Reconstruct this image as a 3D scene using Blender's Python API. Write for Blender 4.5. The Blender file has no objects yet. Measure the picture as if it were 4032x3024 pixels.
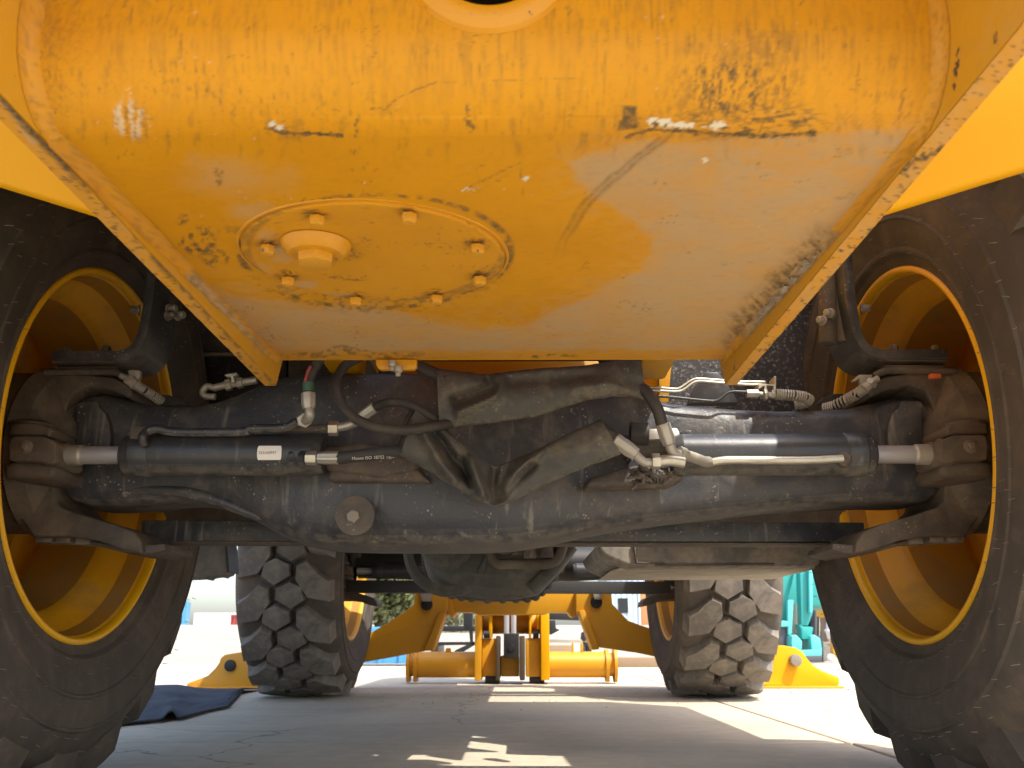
import bpy, bmesh, math, random
import numpy as np
from mathutils import Vector, Matrix

sc = bpy.context.scene
COL = sc.collection
PI = math.pi
R = math.radians
random.seed(7)

# ------------------------------------------------------------------ camera
FPX, CX, CY = 3500.0, 2016.0, 1512.0          # photograph: 4032 x 3024
PITCH, YAW, CAMX, CAMH = 0.2783, 0.0047, 0.031, 0.2567
cam_d = bpy.data.cameras.new('camera')
cam_d.sensor_width = 36.0
cam_d.lens = FPX / 4032 * 36
cam_d.clip_start, cam_d.clip_end = 0.02, 3000
cam = bpy.data.objects.new('camera', cam_d)
COL.objects.link(cam)
cam.location = (CAMX, 0, CAMH)
cam.rotation_euler = (PI / 2 + PITCH, 0, YAW)
sc.camera = cam
cam_d.dof.use_dof = True
cam_d.dof.focus_distance = 1.45
cam_d.dof.aperture_fstop = 12.0

# ------------------------------------------------------------------ sky, sun, exposure
SA, SE_ = R(134), R(58)
SUN = Vector((math.sin(SA) * math.cos(SE_), math.cos(SA) * math.cos(SE_), math.sin(SE_)))    # towards the sun
sun_el = math.asin(SUN.z)
sun_az = math.atan2(SUN.x, SUN.y)
world = bpy.data.worlds.new('World')
sc.world = world
world.use_nodes = True
wn = world.node_tree
wn.nodes.clear()
sky = wn.nodes.new('ShaderNodeTexSky')
sky.sky_type = 'NISHITA'
sky.sun_disc = False
sky.sun_elevation = sun_el
sky.sun_rotation = sun_az
sky.dust_density = 3.0
sky.air_density = 1.0
bg = wn.nodes.new('ShaderNodeBackground')
bg.inputs['Strength'].default_value = 0.15
wo = wn.nodes.new('ShaderNodeOutputWorld')
wn.links.new(sky.outputs[0], bg.inputs[0])
wn.links.new(bg.outputs[0], wo.inputs[0])
sun_d = bpy.data.lights.new('sun', 'SUN')
sun_d.energy = 2.3
sun_d.angle = R(0.5)
sun_d.color = (1.0, 0.95, 0.87)
sun = bpy.data.objects.new('sun', sun_d)
COL.objects.link(sun)
sun.rotation_euler = SUN.to_track_quat('Z', 'Y').to_euler()
sun.location = SUN * 30
sc.view_settings.view_transform = 'Standard'
sc.view_settings.look = 'None'
sc.view_settings.gamma = 1.0
sc.view_settings.use_curve_mapping = False
sc.view_settings.exposure = 1.55
sc.render.engine = 'CYCLES'
sc.cycles.use_denoising = True
sc.cycles.max_bounces = 10
sc.cycles.diffuse_bounces = 6

# ------------------------------------------------------------------ pixel of the photograph -> point of the place
FW = Vector((-math.sin(YAW), math.cos(YAW), 0))
RT = Vector((math.cos(YAW), math.sin(YAW), 0))
F3 = FW * math.cos(PITCH) + Vector((0, 0, math.sin(PITCH)))
UPV = -FW * math.sin(PITCH) + Vector((0, 0, math.cos(PITCH)))
CO = Vector((CAMX, 0, CAMH))
def ray(px, py):
    return F3 + RT * ((px - CX) / FPX) + UPV * ((CY - py) / FPX)
def UY(px, py, Y):
    d = ray(px, py)
    return CO + d * ((Y - CO.y) / d.y)
def UZ(px, py, Z):
    d = ray(px, py)
    return CO + d * ((Z - CO.z) / d.z)
def to_px(P):
    """world points (n,3) -> photograph pixels, used to lay out stains"""
    P = np.asarray(P, float) - np.array(CO)
    zc = P @ np.array(F3)
    return np.stack([CX + FPX * (P @ np.array(RT)) / zc, CY - FPX * (P @ np.array(UPV)) / zc], 1)
# coordinates measured on enlargements of the photograph
def zr(ox, oy, s):
    return lambda x, y: (ox + x * s, oy + y * s)
R1 = zr(0, 0, .6329); R2 = zr(1316, 0, .6329); R3 = zr(2632, 0, .6329)
R4 = zr(0, 990, .6329); R5 = zr(1316, 990, .6329); R6 = zr(2632, 990, .6329)
R7 = zr(0, 1974, .6329); R8 = zr(1316, 1974, .6329); R9 = zr(2632, 1974, .6329)
RH = zr(1000, 1380, .3617); RK = zr(3300, 1350, .31646); RG = zr(1600, 2100, .3617)
RB = zr(2500, 1350, .31646); RC = zr(900, 740, .5244); RX = zr(2960, 2200, .33755)
RL = zr(0, 1350, .31646)
def mp(f, pts):
    return [f(*p) for p in pts]

# ------------------------------------------------------------------ numpy noise for stains and dents
def _h(ix, iy, seed):
    n = (ix * 374761393 + iy * 668265263 + seed * 982451653) & 0xffffffff
    n = ((n ^ (n >> 13)) * 1274126177) & 0xffffffff
    return ((n ^ (n >> 16)) & 0xffff) / 65535.0
def vnoise(x, y, seed=0):
    x = np.asarray(x, float); y = np.asarray(y, float)
    ix = np.floor(x).astype(np.int64); iy = np.floor(y).astype(np.int64)
    fx = x - ix; fy = y - iy
    fx = fx * fx * (3 - 2 * fx); fy = fy * fy * (3 - 2 * fy)
    a = _h(ix, iy, seed); b = _h(ix + 1, iy, seed); c = _h(ix, iy + 1, seed); d = _h(ix + 1, iy + 1, seed)
    return (a * (1 - fx) + b * fx) * (1 - fy) + (c * (1 - fx) + d * fx) * fy
def fbm(x, y, seed=0, o=4):
    s = 0; a = .5; t = 0
    for i in range(o):
        s = s + a * vnoise(x * 2 ** i, y * 2 ** i, seed + i * 17); t += a; a *= .5
    return s / t
def sst(a, b, x):
    t = np.clip((x - a) / (b - a), 0, 1)
    return t * t * (3 - 2 * t)
def dseg(p, a, b):
    a = np.array(a, float); b = np.array(b, float)
    ab = b - a
    t = np.clip(((p - a) @ ab) / max(ab @ ab, 1e-9), 0, 1)
    return np.linalg.norm(p - (a + t[:, None] * ab), axis=1)
def dline(p, pts):
    d = np.full(len(p), 1e9)
    for a, b in zip(pts[:-1], pts[1:]):
        d = np.minimum(d, dseg(p, a, b))
    return d
def inpoly(p, poly):
    x, y = p[:, 0], p[:, 1]
    r = np.zeros(len(p), bool)
    n = len(poly)
    for i in range(n):
        x1, y1 = poly[i]; x2, y2 = poly[(i + 1) % n]
        if y1 == y2: continue
        c = ((y1 > y) != (y2 > y)) & (x < (x2 - x1) * (y - y1) / (y2 - y1) + x1)
        r ^= c
    return r
def sdpoly(p, poly):
    d = dline(p, list(poly) + [poly[0]])
    return np.where(inpoly(p, poly), -d, d)

# ------------------------------------------------------------------ materials
def nd(nt, t, **kw):
    n = nt.nodes.new(t)
    for k, v in kw.items():
        setattr(n, k, v)
    return n
def base_mat(name):
    m = bpy.data.materials.new(name)
    m.use_nodes = True
    nt = m.node_tree
    return m, nt, nt.nodes['Principled BSDF']
def noise(nt, scale, detail=4, rough=.6, vec=None, dist=0):
    n = nd(nt, 'ShaderNodeTexNoise')
    n.inputs['Scale'].default_value = scale
    n.inputs['Detail'].default_value = detail
    n.inputs['Roughness'].default_value = rough
    n.inputs['Distortion'].default_value = dist
    if vec is not None: nt.links.new(vec, n.inputs['Vector'])
    return n.outputs['Fac']
def ramp(nt, fac, a, b, va=0., vb=1.):
    n = nd(nt, 'ShaderNodeMapRange')
    n.interpolation_type = 'SMOOTHSTEP'
    n.inputs['From Min'].default_value = a; n.inputs['From Max'].default_value = b
    n.inputs['To Min'].default_value = va; n.inputs['To Max'].default_value = vb
    nt.links.new(fac, n.inputs['Value'])
    return n.outputs['Result']
def math_(nt, op, a, b=None, clamp=False):
    n = nd(nt, 'ShaderNodeMath', operation=op, use_clamp=clamp)
    for i, v in enumerate((a, b)):
        if v is None: continue
        if isinstance(v, (int, float)): n.inputs[i].default_value = v
        else: nt.links.new(v, n.inputs[i])
    return n.outputs[0]
def mix(nt, fac, a, b):
    n = nd(nt, 'ShaderNodeMix', data_type='RGBA')
    for s, v in (('Factor', fac), ('A', a), ('B', b)):
        i = [q for q in n.inputs if q.name == s and (q.type == 'VALUE' if s == 'Factor' else q.type == 'RGBA')][0]
        if isinstance(v, (int, float)): i.default_value = v
        elif isinstance(v, tuple): i.default_value = (*v, 1)
        else: nt.links.new(v, i)
    return [q for q in n.outputs if q.type == 'RGBA'][0]
def bump(nt, h, strength, dist, bsdf):
    n = nd(nt, 'ShaderNodeBump')
    n.inputs['Strength'].default_value = strength
    n.inputs['Distance'].default_value = dist
    nt.links.new(h, n.inputs['Height'])
    nt.links.new(n.outputs[0], bsdf.inputs['Normal'])
def geo_pos(nt, obj=True):
    if obj:
        return nd(nt, 'ShaderNodeTexCoord').outputs['Object']
    return nd(nt, 'ShaderNodeNewGeometry').outputs['Position']

TAN = (.36, .25, .145)
def grimy(name, base, rough=.5, metal=0., dust=.35, dcol=TAN, dscale=9., speck=.0, speckc=(.42, .40, .36), under=0., bumpd=.0015,
          chips=0., chipc=(.05, .04, .035), streak=0., spec=.5):
    """painted or bare surface under a film of dust: cloudy noise, specks, dust thrown up on undersides, chips"""
    m, nt, b = base_mat(name)
    pos = geo_pos(nt)
    n1 = noise(nt, dscale, 6, .65, pos, .6)
    n2 = noise(nt, dscale * 5, 5, .7, pos)
    d = math_(nt, 'ADD', math_(nt, 'MULTIPLY', n1, .7), math_(nt, 'MULTIPLY', n2, .3))
    f = ramp(nt, d, .62 - .34 * dust, .86 - .30 * dust, dust * .12, min(1, dust * 1.25))
    if under:
        g = nd(nt, 'ShaderNodeNewGeometry')
        sp = nd(nt, 'ShaderNodeSeparateXYZ')
        nt.links.new(g.outputs['True Normal'], sp.inputs[0])
        u = ramp(nt, math_(nt, 'MULTIPLY', sp.outputs['Z'], -1.), .35, 1.0, 0, under)
        u = math_(nt, 'MULTIPLY', u, ramp(nt, n2, .32, .62, .15, 1))
        f = math_(nt, 'MAXIMUM', f, u)
    col = mix(nt, f, base, dcol)
    if streak:
        mpn = nd(nt, 'ShaderNodeMapping'); mpn.inputs['Scale'].default_value = (46, 46, 4)
        nt.links.new(pos, mpn.inputs[0])
        s = ramp(nt, noise(nt, 1, 4, .6, mpn.outputs[0]), .58, .75, 0, streak)
        col = mix(nt, s, col, speckc)
    if speck:
        v = nd(nt, 'ShaderNodeTexVoronoi'); v.inputs['Scale'].default_value = 130
        nt.links.new(pos, v.inputs['Vector'])
        s = math_(nt, 'MULTIPLY', ramp(nt, v.outputs['Distance'], .32, .12), ramp(nt, noise(nt, 22, 3, .6, pos), .52, .66))
        s = math_(nt, 'MULTIPLY', s, speck)
        col = mix(nt, s, col, speckc)
    if chips:
        c = math_(nt, 'MULTIPLY', ramp(nt, noise(nt, 38, 6, .75, pos, .4), .70 - .06 * chips, .735 - .06 * chips), 1.)
        col = mix(nt, c, col, chipc)
    nt.links.new(col, b.inputs['Base Color'])
    r = math_(nt, 'ADD', math_(nt, 'MULTIPLY', f, .9 - rough), rough, True)
    nt.links.new(r, b.inputs['Roughness'])
    b.inputs['Metallic'].default_value = 0
    if metal:
        nt.links.new(ramp(nt, f, 0, 1, metal, 0), b.inputs['Metallic'])
    b.inputs['Specular IOR Level'].default_value = spec
    if bumpd > .003:
        d = math_(nt, 'ADD', d, math_(nt, 'MULTIPLY', noise(nt, 170, 3, .7, pos), .22))
    bump(nt, d, .7, bumpd, b)
    return m

YEL = (.56, .255, .001)
M = {}
M['yellow'] = grimy('yellow_paint', YEL, .42, dust=.30, dcol=(.44, .27, .10), chips=.6, bumpd=.0006, speck=.25, speckc=(.2, .12, .04))
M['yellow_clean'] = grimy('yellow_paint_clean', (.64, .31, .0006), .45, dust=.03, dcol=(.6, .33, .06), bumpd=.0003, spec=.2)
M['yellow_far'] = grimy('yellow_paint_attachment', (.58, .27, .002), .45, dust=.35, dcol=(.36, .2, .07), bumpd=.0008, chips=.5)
M['yellow_edge'] = grimy('yellow_paint_edge', (.56, .275, .006), .5, dust=.4, dcol=(.50, .31, .13), chips=1.15, bumpd=.001)
M['flange'] = grimy('rim_flange_lit_paint', (.88, .46, .003), .4, dust=.2, dcol=(.5, .3, .1), bumpd=.0003, speck=.3, speckc=(.12, .07, .03))  # brighter than the rim: bounced ground light put into the flange colour
M['rim_dusty'] = grimy('dust_filled_rim_paint', (.50, .22, .003), .6, dust=.62, dcol=(.30, .19, .075), dscale=5, bumpd=.0008, speck=.3, speckc=(.1, .07, .04))
M['rim'] = grimy('yellow_rim_paint', (.74, .345, .0015), .45, dust=.5, dcol=(.33, .20, .075), dscale=6, bumpd=.0006, chips=.25)
M['black'] = grimy('black_chassis_paint', (.032, .036, .046), .36, dust=.52, dcol=(.20, .175, .14), speck=.75, under=.75, bumpd=.0045, streak=.45, speckc=(.36, .33, .28))  # bluish black: sky sheen put into the base colour
M['black_clean'] = grimy('black_barrel_paint', (.026, .028, .032), .36, dust=.36, dcol=(.165, .148, .12), speck=.6, under=.8, bumpd=.0012, streak=.25, speckc=(.28, .26, .22))
M['black_dusty'] = grimy('dusty_black_steel', (.050, .043, .038), .6, dust=.65, dcol=(.19, .145, .10), speck=.35, under=.75, bumpd=.003, dscale=7)
M['dark_far'] = grimy('dark_driveline_paint', (.024, .024, .025), .55, dust=.35, dcol=(.08, .072, .06), under=.5, bumpd=.002)
M['gearbox'] = grimy('dusty_gearbox_casting', (.075, .078, .074), .6, dust=.6, dcol=(.21, .20, .165), under=.5, bumpd=.003)
M['tank'] = grimy('dusty_grey_tank', (.13, .13, .12), .7, dust=.7, dcol=(.42, .36, .28), under=1.0, bumpd=.0015)  # dust colour also raised to stand for ground light on the underside
M['tank_ground_lit'] = grimy('ground_lit_dust_coat', (.40, .34, .26), .85, dust=.7, dcol=(.60, .52, .40), bumpd=.001)  # dust made paler still to stand for light from the ground below
M['step'] = grimy('dusty_brown_step_box', (.12, .105, .085), .8, dust=.7, dcol=(.24, .205, .155), bumpd=.002)
M['rubber'] = grimy('tyre_rubber', (.055, .047, .039), .75, dust=.6, dcol=(.15, .115, .084), dscale=7, speck=.08, bumpd=.0012, speckc=(.25, .2, .15))
M['lug'] = grimy('tyre_tread_rubber', (.098, .086, .074), .85, dust=.65, dcol=(.235, .20, .16), dscale=10, bumpd=.002)  # front tread lightened to stand for the stronger light falling on it
M['hair'] = grimy('rubber_hair', (.17, .145, .115), .7, dust=.4, bumpd=0)
M['hose'] = grimy('hose_rubber', (.026, .025, .024), .6, dust=.5, dcol=(.12, .095, .068), dscale=16, under=.3, bumpd=.0006)
M['sleeve'] = grimy('sleeve_rubber', (.042, .044, .041), .6, dust=.44, dcol=(.22, .18, .125), dscale=14, under=.62, bumpd=.0012, speck=.6, speckc=(.22, .21, .18))
M['zinc'] = grimy('zinc_plated_steel', (.50, .48, .40), .38, metal=.75, dust=.45, dcol=(.40, .34, .25), bumpd=.0006, dscale=24)
M['zinc_dusty'] = grimy('dusty_zinc', (.40, .385, .34), .45, metal=.6, dust=.6, dcol=(.34, .295, .225), bumpd=.001, dscale=24)
M['chrome'] = grimy('chrome_rod', (.60, .62, .66), .3, metal=.6, dust=.15, dcol=(.33, .31, .28), bumpd=0, dscale=14)
M['mud'] = grimy('dried_mud', (.30, .24, .165), .95, dust=.6, dcol=(.42, .35, .25), bumpd=.004, dscale=40)
M['bolt_yel'] = grimy('yellow_bolt_paint', (.56, .265, .002), .5, dust=.35, dcol=(.5, .33, .15), chips=.9, bumpd=.0006, dscale=30)
M['bolt'] = grimy('dusty_bolt_steel', (.22, .20, .17), .45, metal=.6, dust=.6, dcol=(.30, .24, .17), bumpd=.0008, dscale=30)
M['white'] = grimy('white_label', (.78, .76, .70), .5, dust=.12, bumpd=0)
M['print'] = grimy('grey_print', (.16, .15, .13), .6, dust=.0, bumpd=0)
M['print_white'] = grimy('white_print', (.55, .50, .43), .7, dust=.2, bumpd=0)
M['green'] = grimy('green_band', (.035, .11, .07), .5, dust=.3, bumpd=0)
M['red'] = grimy('red_print', (.28, .045, .04), .6, dust=.25, bumpd=0)
M['orange_tag'] = grimy('orange_tape', (.75, .16, .05), .6, dust=.2, bumpd=0)
M['cloth'] = grimy('dark_blue_cloth', (.020, .025, .038), .95, dust=.3, dcol=(.06, .065, .075), dscale=14, bumpd=.002)
M['hole'] = grimy('dark_bore_steel', (.05, .032, .015), .6, dust=.3, bumpd=.001)
M['splash'] = None
M['teal'] = grimy('teal_paint', (.02, .30, .27), .4, dust=.2, dcol=(.3, .35, .3), bumpd=0)
M['teal_light'] = grimy('light_teal_paint', (.10, .52, .48), .45, dust=.2, dcol=(.4, .5, .45), bumpd=0)
M['grey_machine'] = grimy('dark_grey_machine_paint', (.07, .07, .075), .5, dust=.3, dcol=(.2, .2, .2), bumpd=0)
M['track'] = grimy('rubber_track', (.16, .14, .12), .8, dust=.6, dcol=(.35, .31, .26), bumpd=.003)
M['cont_blue'] = grimy('blue_container_paint', (.07, .26, .42), .5, dust=.3, dcol=(.3, .42, .5), bumpd=0, dscale=2)
M['bin_blue'] = grimy('blue_bin_paint', (.05, .25, .52), .5, dust=.2, dcol=(.2, .38, .55), bumpd=0, dscale=2)
M['cont_red'] = grimy('red_container_paint', (.28, .045, .04), .5, dust=.3, dcol=(.4, .15, .12), bumpd=0, dscale=2)
M['cont_white'] = grimy('white_container_paint', (.74, .73, .70), .5, dust=.2, dcol=(.6, .56, .5), bumpd=0, dscale=2)
M['hall'] = grimy('pale_blue_cladding', (.42, .52, .60), .5, dust=.2, dcol=(.55, .6, .62), bumpd=0, dscale=2)
M['door'] = grimy('orange_brown_door', (.42, .20, .08), .5, dust=.2, bumpd=0, dscale=2)
M['frame_black'] = grimy('black_frame_paint', (.010, .011, .012), .5, dust=.06, dcol=(.08, .08, .08), bumpd=0)
M['bark'] = grimy('tree_bark', (.12, .09, .06), .9, dust=.3, bumpd=.01)
M['timber'] = grimy('weathered_timber', (.24, .16, .09), .85, dust=.4, bumpd=.003)

def splash_mat():
    m, nt, b = base_mat('speckled_dark_panel')
    pos = geo_pos(nt)
    v = nd(nt, 'ShaderNodeTexVoronoi'); v.inputs['Scale'].default_value = 110
    nt.links.new(pos, v.inputs['Vector'])
    n = noise(nt, 95, 5, .75, pos)
    f = math_(nt, 'MULTIPLY', ramp(nt, n, .44, .60), ramp(nt, v.outputs['Distance'], .6, .15))
    c = mix(nt, ramp(nt, noise(nt, 5, 4, .6, pos), .35, .7), (.036, .036, .037), (.062, .060, .057))
    c = mix(nt, f, c, (.27, .265, .255))
    nt.links.new(c, b.inputs['Base Color'])
    b.inputs['Roughness'].default_value = .75
    bump(nt, n, .6, .004, b)
    return m
M['splash'] = splash_mat()

def leaf_mat():
    m, nt, b = base_mat('olive_leaves')
    oi = nd(nt, 'ShaderNodeNewGeometry')
    c = mix(nt, oi.outputs['Random Per Island'], (.19, .195, .075), (.10, .125, .045))
    nt.links.new(c, b.inputs['Base Color'])
    b.inputs['Roughness'].default_value = .6
    return m
M['leaf'] = leaf_mat()

def concrete(name, tone):
    m, nt, b = base_mat(name)
    pos = geo_pos(nt, False)
    n1 = noise(nt, 1.3, 5, .6, pos, .5)
    n2 = noise(nt, 16, 6, .7, pos)
    n3 = noise(nt, 160, 4, .7, pos)
    mpn = nd(nt, 'ShaderNodeMapping'); mpn.inputs['Scale'].default_value = (1.6, 22, 1)
    nt.links.new(pos, mpn.inputs[0])
    n4 = noise(nt, 1, 5, .65, mpn.outputs[0])
    f = math_(nt, 'ADD', math_(nt, 'MULTIPLY', n1, .45), math_(nt, 'ADD', math_(nt, 'MULTIPLY', n2, .37), math_(nt, 'MULTIPLY', n4, .18)))
    c = mix(nt, ramp(nt, f, .36, .64), tuple(t * .84 for t in tone), tuple(t * 1.08 for t in tone))
    c = mix(nt, ramp(nt, n2, .66, .74, 0, .5), c, tuple(t * .6 for t in tone))
    c = mix(nt, ramp(nt, n3, .64, .74, 0, .55), c, tuple(t * .45 for t in tone))
    cr = nd(nt, 'ShaderNodeTexVoronoi', feature='DISTANCE_TO_EDGE'); cr.inputs['Scale'].default_value = .55
    wv = nd(nt, 'ShaderNodeVectorMath', operation='ADD')
    nv = nd(nt, 'ShaderNodeTexNoise'); nv.inputs['Scale'].default_value = 3.5; nv.inputs['Detail'].default_value = 5
    nt.links.new(pos, nv.inputs['Vector'])
    sc_ = nd(nt, 'ShaderNodeVectorMath', operation='SCALE'); sc_.inputs['Scale'].default_value = .35
    nt.links.new(nv.outputs['Color'], sc_.inputs[0])
    nt.links.new(pos, wv.inputs[0]); nt.links.new(sc_.outputs[0], wv.inputs[1])
    nt.links.new(wv.outputs[0], cr.inputs['Vector'])
    c = mix(nt, ramp(nt, cr.outputs['Distance'], .004, .0, 0, .65), c, tuple(t * .35 for t in tone))
    n5 = noise(nt, 2.6, 4, .6, pos, 1.2)
    c = mix(nt, ramp(nt, n5, .60, .72, 0, .28), c, tuple(t * .5 for t in tone))
    nt.links.new(c, b.inputs['Base Color'])
    b.inputs['Roughness'].default_value = .85
    b.inputs['Specular IOR Level'].default_value = .25
    bump(nt, math_(nt, 'ADD', n2, n3), .5, .002, b)
    return m
M['slab'] = concrete('concrete_slab', (.52, .45, .335))
M['earth'] = concrete('dusty_pale_ground', (.36, .315, .245))

def marks_mat(name):
    """yellow paint whose stains come from the painted attribute 'marks': R dust, G dark grime, B bare white scrape; A worn orange"""
    m, nt, b = base_mat(name)
    pos = geo_pos(nt)
    a = nd(nt, 'ShaderNodeVertexColor', layer_name='marks')
    sp = nd(nt, 'ShaderNodeSeparateColor')
    nt.links.new(a.outputs['Color'], sp.inputs[0])
    dust, grime, bare = sp.outputs[0], sp.outputs[1], sp.outputs[2]
    n1 = noise(nt, 24, 6, .7, pos, .3); n2 = noise(nt, 130, 5, .75, pos); n3 = noise(nt, 7, 4, .6, pos)
    c = mix(nt, ramp(nt, n3, .3, .7), (.53, .234, .0001), (.58, .265, .0002))
    c = mix(nt, ramp(nt, n1, .58, .74, 0, .16), c, (.36, .18, .008))
    dm = math_(nt, 'MULTIPLY', dust, ramp(nt, n1, .25, .65, .75, 1.1), True)
    c = mix(nt, dm, c, (.43, .285, .135))
    gm = math_(nt, 'MULTIPLY', grime, ramp(nt, n2, .3, .62, .55, 1.15), True)
    c = mix(nt, gm, c, (.085, .062, .03))
    c = mix(nt, bare, c, (.60, .57, .45))
    nt.links.new(c, b.inputs['Base Color'])
    r = math_(nt, 'ADD', .52, math_(nt, 'ADD', math_(nt, 'MULTIPLY', dm, .38), math_(nt, 'MULTIPLY', gm, .2)), True)
    nt.links.new(r, b.inputs['Roughness'])
    b.inputs['Specular IOR Level'].default_value = .28
    h = math_(nt, 'ADD', math_(nt, 'MULTIPLY', n1, .4), math_(nt, 'ADD', math_(nt, 'MULTIPLY', n2, .25), math_(nt, 'MULTIPLY', gm, -.5)))
    bump(nt, h, .5, .0009, b)
    return m
M['marks'] = marks_mat('stained_yellow_paint')

# ------------------------------------------------------------------ mesh helpers
class MB:
    def __init__(self):
        self.bm = bmesh.new()
    def ngon_prism(self, ring0, ring1):
        bm = self.bm
        a = [bm.verts.new(p) for p in ring0]; b = [bm.verts.new(p) for p in ring1]
        n = len(a)
        bm.faces.new(a); bm.faces.new(b[::-1])
        for i in range(n):
            bm.faces.new((a[(i + 1) % n], a[i], b[i], b[(i + 1) % n]))
        return self
    def box(self, c, s, rot=None):
        c = Vector(c); hx, hy, hz = s[0] / 2, s[1] / 2, s[2] / 2
        q = [Vector(p) for p in ((-hx, -hy, -hz), (hx, -hy, -hz), (hx, hy, -hz), (-hx, hy, -hz))]
        t = [p + Vector((0, 0, 2 * hz)) for p in q]
        if rot is not None:
            q = [rot @ p for p in q]; t = [rot @ p for p in t]
        return self.ngon_prism([c + p for p in q], [c + p for p in t])
    def bb(self, x0, x1, y0, y1, z0, z1):
        return self.box(((x0 + x1) / 2, (y0 + y1) / 2, (z0 + z1) / 2), (abs(x1 - x0), abs(y1 - y0), abs(z1 - z0)))
    def py(self, poly, y0, y1):
        """polygon given in photograph pixels at depth y0, pushed straight back to y1"""
        r0 = [UY(px, py_, y0) for px, py_ in poly]
        return self.ngon_prism(r0, [Vector((p.x, y1, p.z)) for p in r0])
    def xz(self, poly, y0, y1):
        return self.ngon_prism([Vector((x, y0, z)) for x, z in poly], [Vector((x, y1, z)) for x, z in poly])
    def yz(self, poly, x0, x1):
        return self.ngon_prism([Vector((x0, y, z)) for y, z in poly], [Vector((x1, y, z)) for y, z in poly])
    def rings(self, rings, cap=True, closed=True):
        bm = self.bm
        vs = [[bm.verts.new(p) for p in r] for r in rings]
        n = len(vs[0])
        for a, b in zip(vs[:-1], vs[1:]):
            for i in range(n if closed else n - 1):
                j = (i + 1) % n
                bm.faces.new((a[i], a[j], b[j], b[i]))
        if cap and closed:
            bm.faces.new(vs[0][::-1]); bm.faces.new(vs[-1])
        return self
    def tube(self, pts, r, seg=12, smooth=6, cap=True, rs=None):
        pts = [Vector(p) for p in pts]
        if smooth and len(pts) > 2:
            out = []
            P = [pts[0] * 2 - pts[1]] + pts + [pts[-1] * 2 - pts[-2]]
            for i in range(1, len(P) - 2):
                for k in range(smooth):
                    t = k / smooth
                    a, b, c, d = P[i - 1], P[i], P[i + 1], P[i + 2]
                    out.append(.5 * ((2 * b) + (c - a) * t + (2 * a - 5 * b + 4 * c - d) * t * t + (3 * b - a - 3 * c + d) * t ** 3))
            out.append(pts[-1]); pts = out
        rings = []
        up = None
        for i, p in enumerate(pts):
            t = (pts[min(i + 1, len(pts) - 1)] - pts[max(i - 1, 0)]).normalized()
            if up is None:
                up = Vector((0, 0, 1)) if abs(t.z) < .9 else Vector((0, 1, 0))
            s = t.cross(up).normalized(); up = s.cross(t).normalized()
            rr = r if rs is None else r * rs(i / (len(pts) - 1))
            rings.append([p + (s * math.cos(2 * PI * k / seg) + up * math.sin(2 * PI * k / seg)) * rr for k in range(seg)])
        return self.rings(rings, cap)
    def cyl(self, p0, p1, r0, r1=None, seg=24, rot=0):
        p0 = Vector(p0); p1 = Vector(p1); r1 = r0 if r1 is None else r1
        t = (p1 - p0).normalized()
        u = Vector((0, 0, 1)) if abs(t.z) < .9 else Vector((1, 0, 0))
        s = t.cross(u).normalized(); u = s.cross(t)
        f = lambda p, r: [p + (s * math.cos(2 * PI * k / seg + rot) + u * math.sin(2 * PI * k / seg + rot)) * r for k in range(seg)]
        return self.rings([f(p0, r0), f(p1, r1)])
    def lathe(self, o, axis, prof, seg=32, cap=False):
        """prof: (distance along axis, radius)"""
        o = Vector(o); t = Vector(axis).normalized()
        u = Vector((0, 0, 1)) if abs(t.z) < .9 else Vector((1, 0, 0))
        s = t.cross(u).normalized(); u = s.cross(t)
        return self.rings([[o + t * a + (s * math.cos(2 * PI * k / seg) + u * math.sin(2 * PI * k / seg)) * r for k in range(seg)] for a, r in prof], cap)
    def hexbolt(self, p, d, r, h, washer=True):
        p = Vector(p); d = Vector(d).normalized()
        if washer: self.cyl(p, p + d * h * .22, r * 1.28, seg=16)
        self.cyl(p + d * h * .2, p + d * h * .85, r, seg=6, rot=.3)
        return self.cyl(p + d * h * .85, p + d * h, r * .98, r * .8, seg=6, rot=.3)
    def build(self, name, mat, parent=None, bevel=0, sharp=38, seg=2, mirror=False):
        bm = self.bm
        bmesh.ops.recalc_face_normals(bm, faces=bm.faces)
        if bevel:
            ed = [e for e in bm.edges if len(e.link_faces) == 2 and e.calc_face_angle(0) > .5]
            bmesh.ops.bevel(bm, geom=ed, offset=bevel, segments=seg, affect='EDGES', profile=.6, clamp_overlap=True)
        me = bpy.data.meshes.new(name)
        bm.to_mesh(me); bm.free()
        return finish(name, me, mat, parent, sharp)
def finish(name, me, mat, parent=None, sharp=38):
    me.polygons.foreach_set('use_smooth', [True] * len(me.polygons))
    me.set_sharp_from_angle(angle=R(sharp))
    if mat is not None: me.materials.append(mat if not isinstance(mat, str) else M[mat])
    o = bpy.data.objects.new(name, me)
    COL.objects.link(o)
    if parent is not None: o.parent = parent
    return o
def mirror_of(o, parent=None):
    """a copy mirrored in the middle plane of the machine (x -> -x)"""
    me = o.data.copy()
    n = len(me.vertices)
    co = np.empty(n * 3); me.vertices.foreach_get('co', co)
    co = co.reshape(-1, 3); co[:, 0] *= -1
    me.vertices.foreach_set('co', co.ravel())
    me.flip_normals(); me.update()
    c = o.copy(); c.data = me
    COL.objects.link(c)
    c.parent = parent if parent is not None else o.parent
    return c
def empty(name, loc=(0, 0, 0), parent=None):
    o = bpy.data.objects.new(name, None)
    o.empty_display_size = .1
    COL.objects.link(o); o.location = loc
    if parent is not None: o.parent = parent
    return o
def tag(o, label=None, cat=None, group=None, kind=None):
    if label: o['label'] = label
    if cat: o['category'] = cat
    if group: o['group'] = group
    if kind: o['kind'] = kind
    return o
def link_copy(o, parent):
    c = o.copy(); COL.objects.link(c); c.parent = parent
    return c
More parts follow.
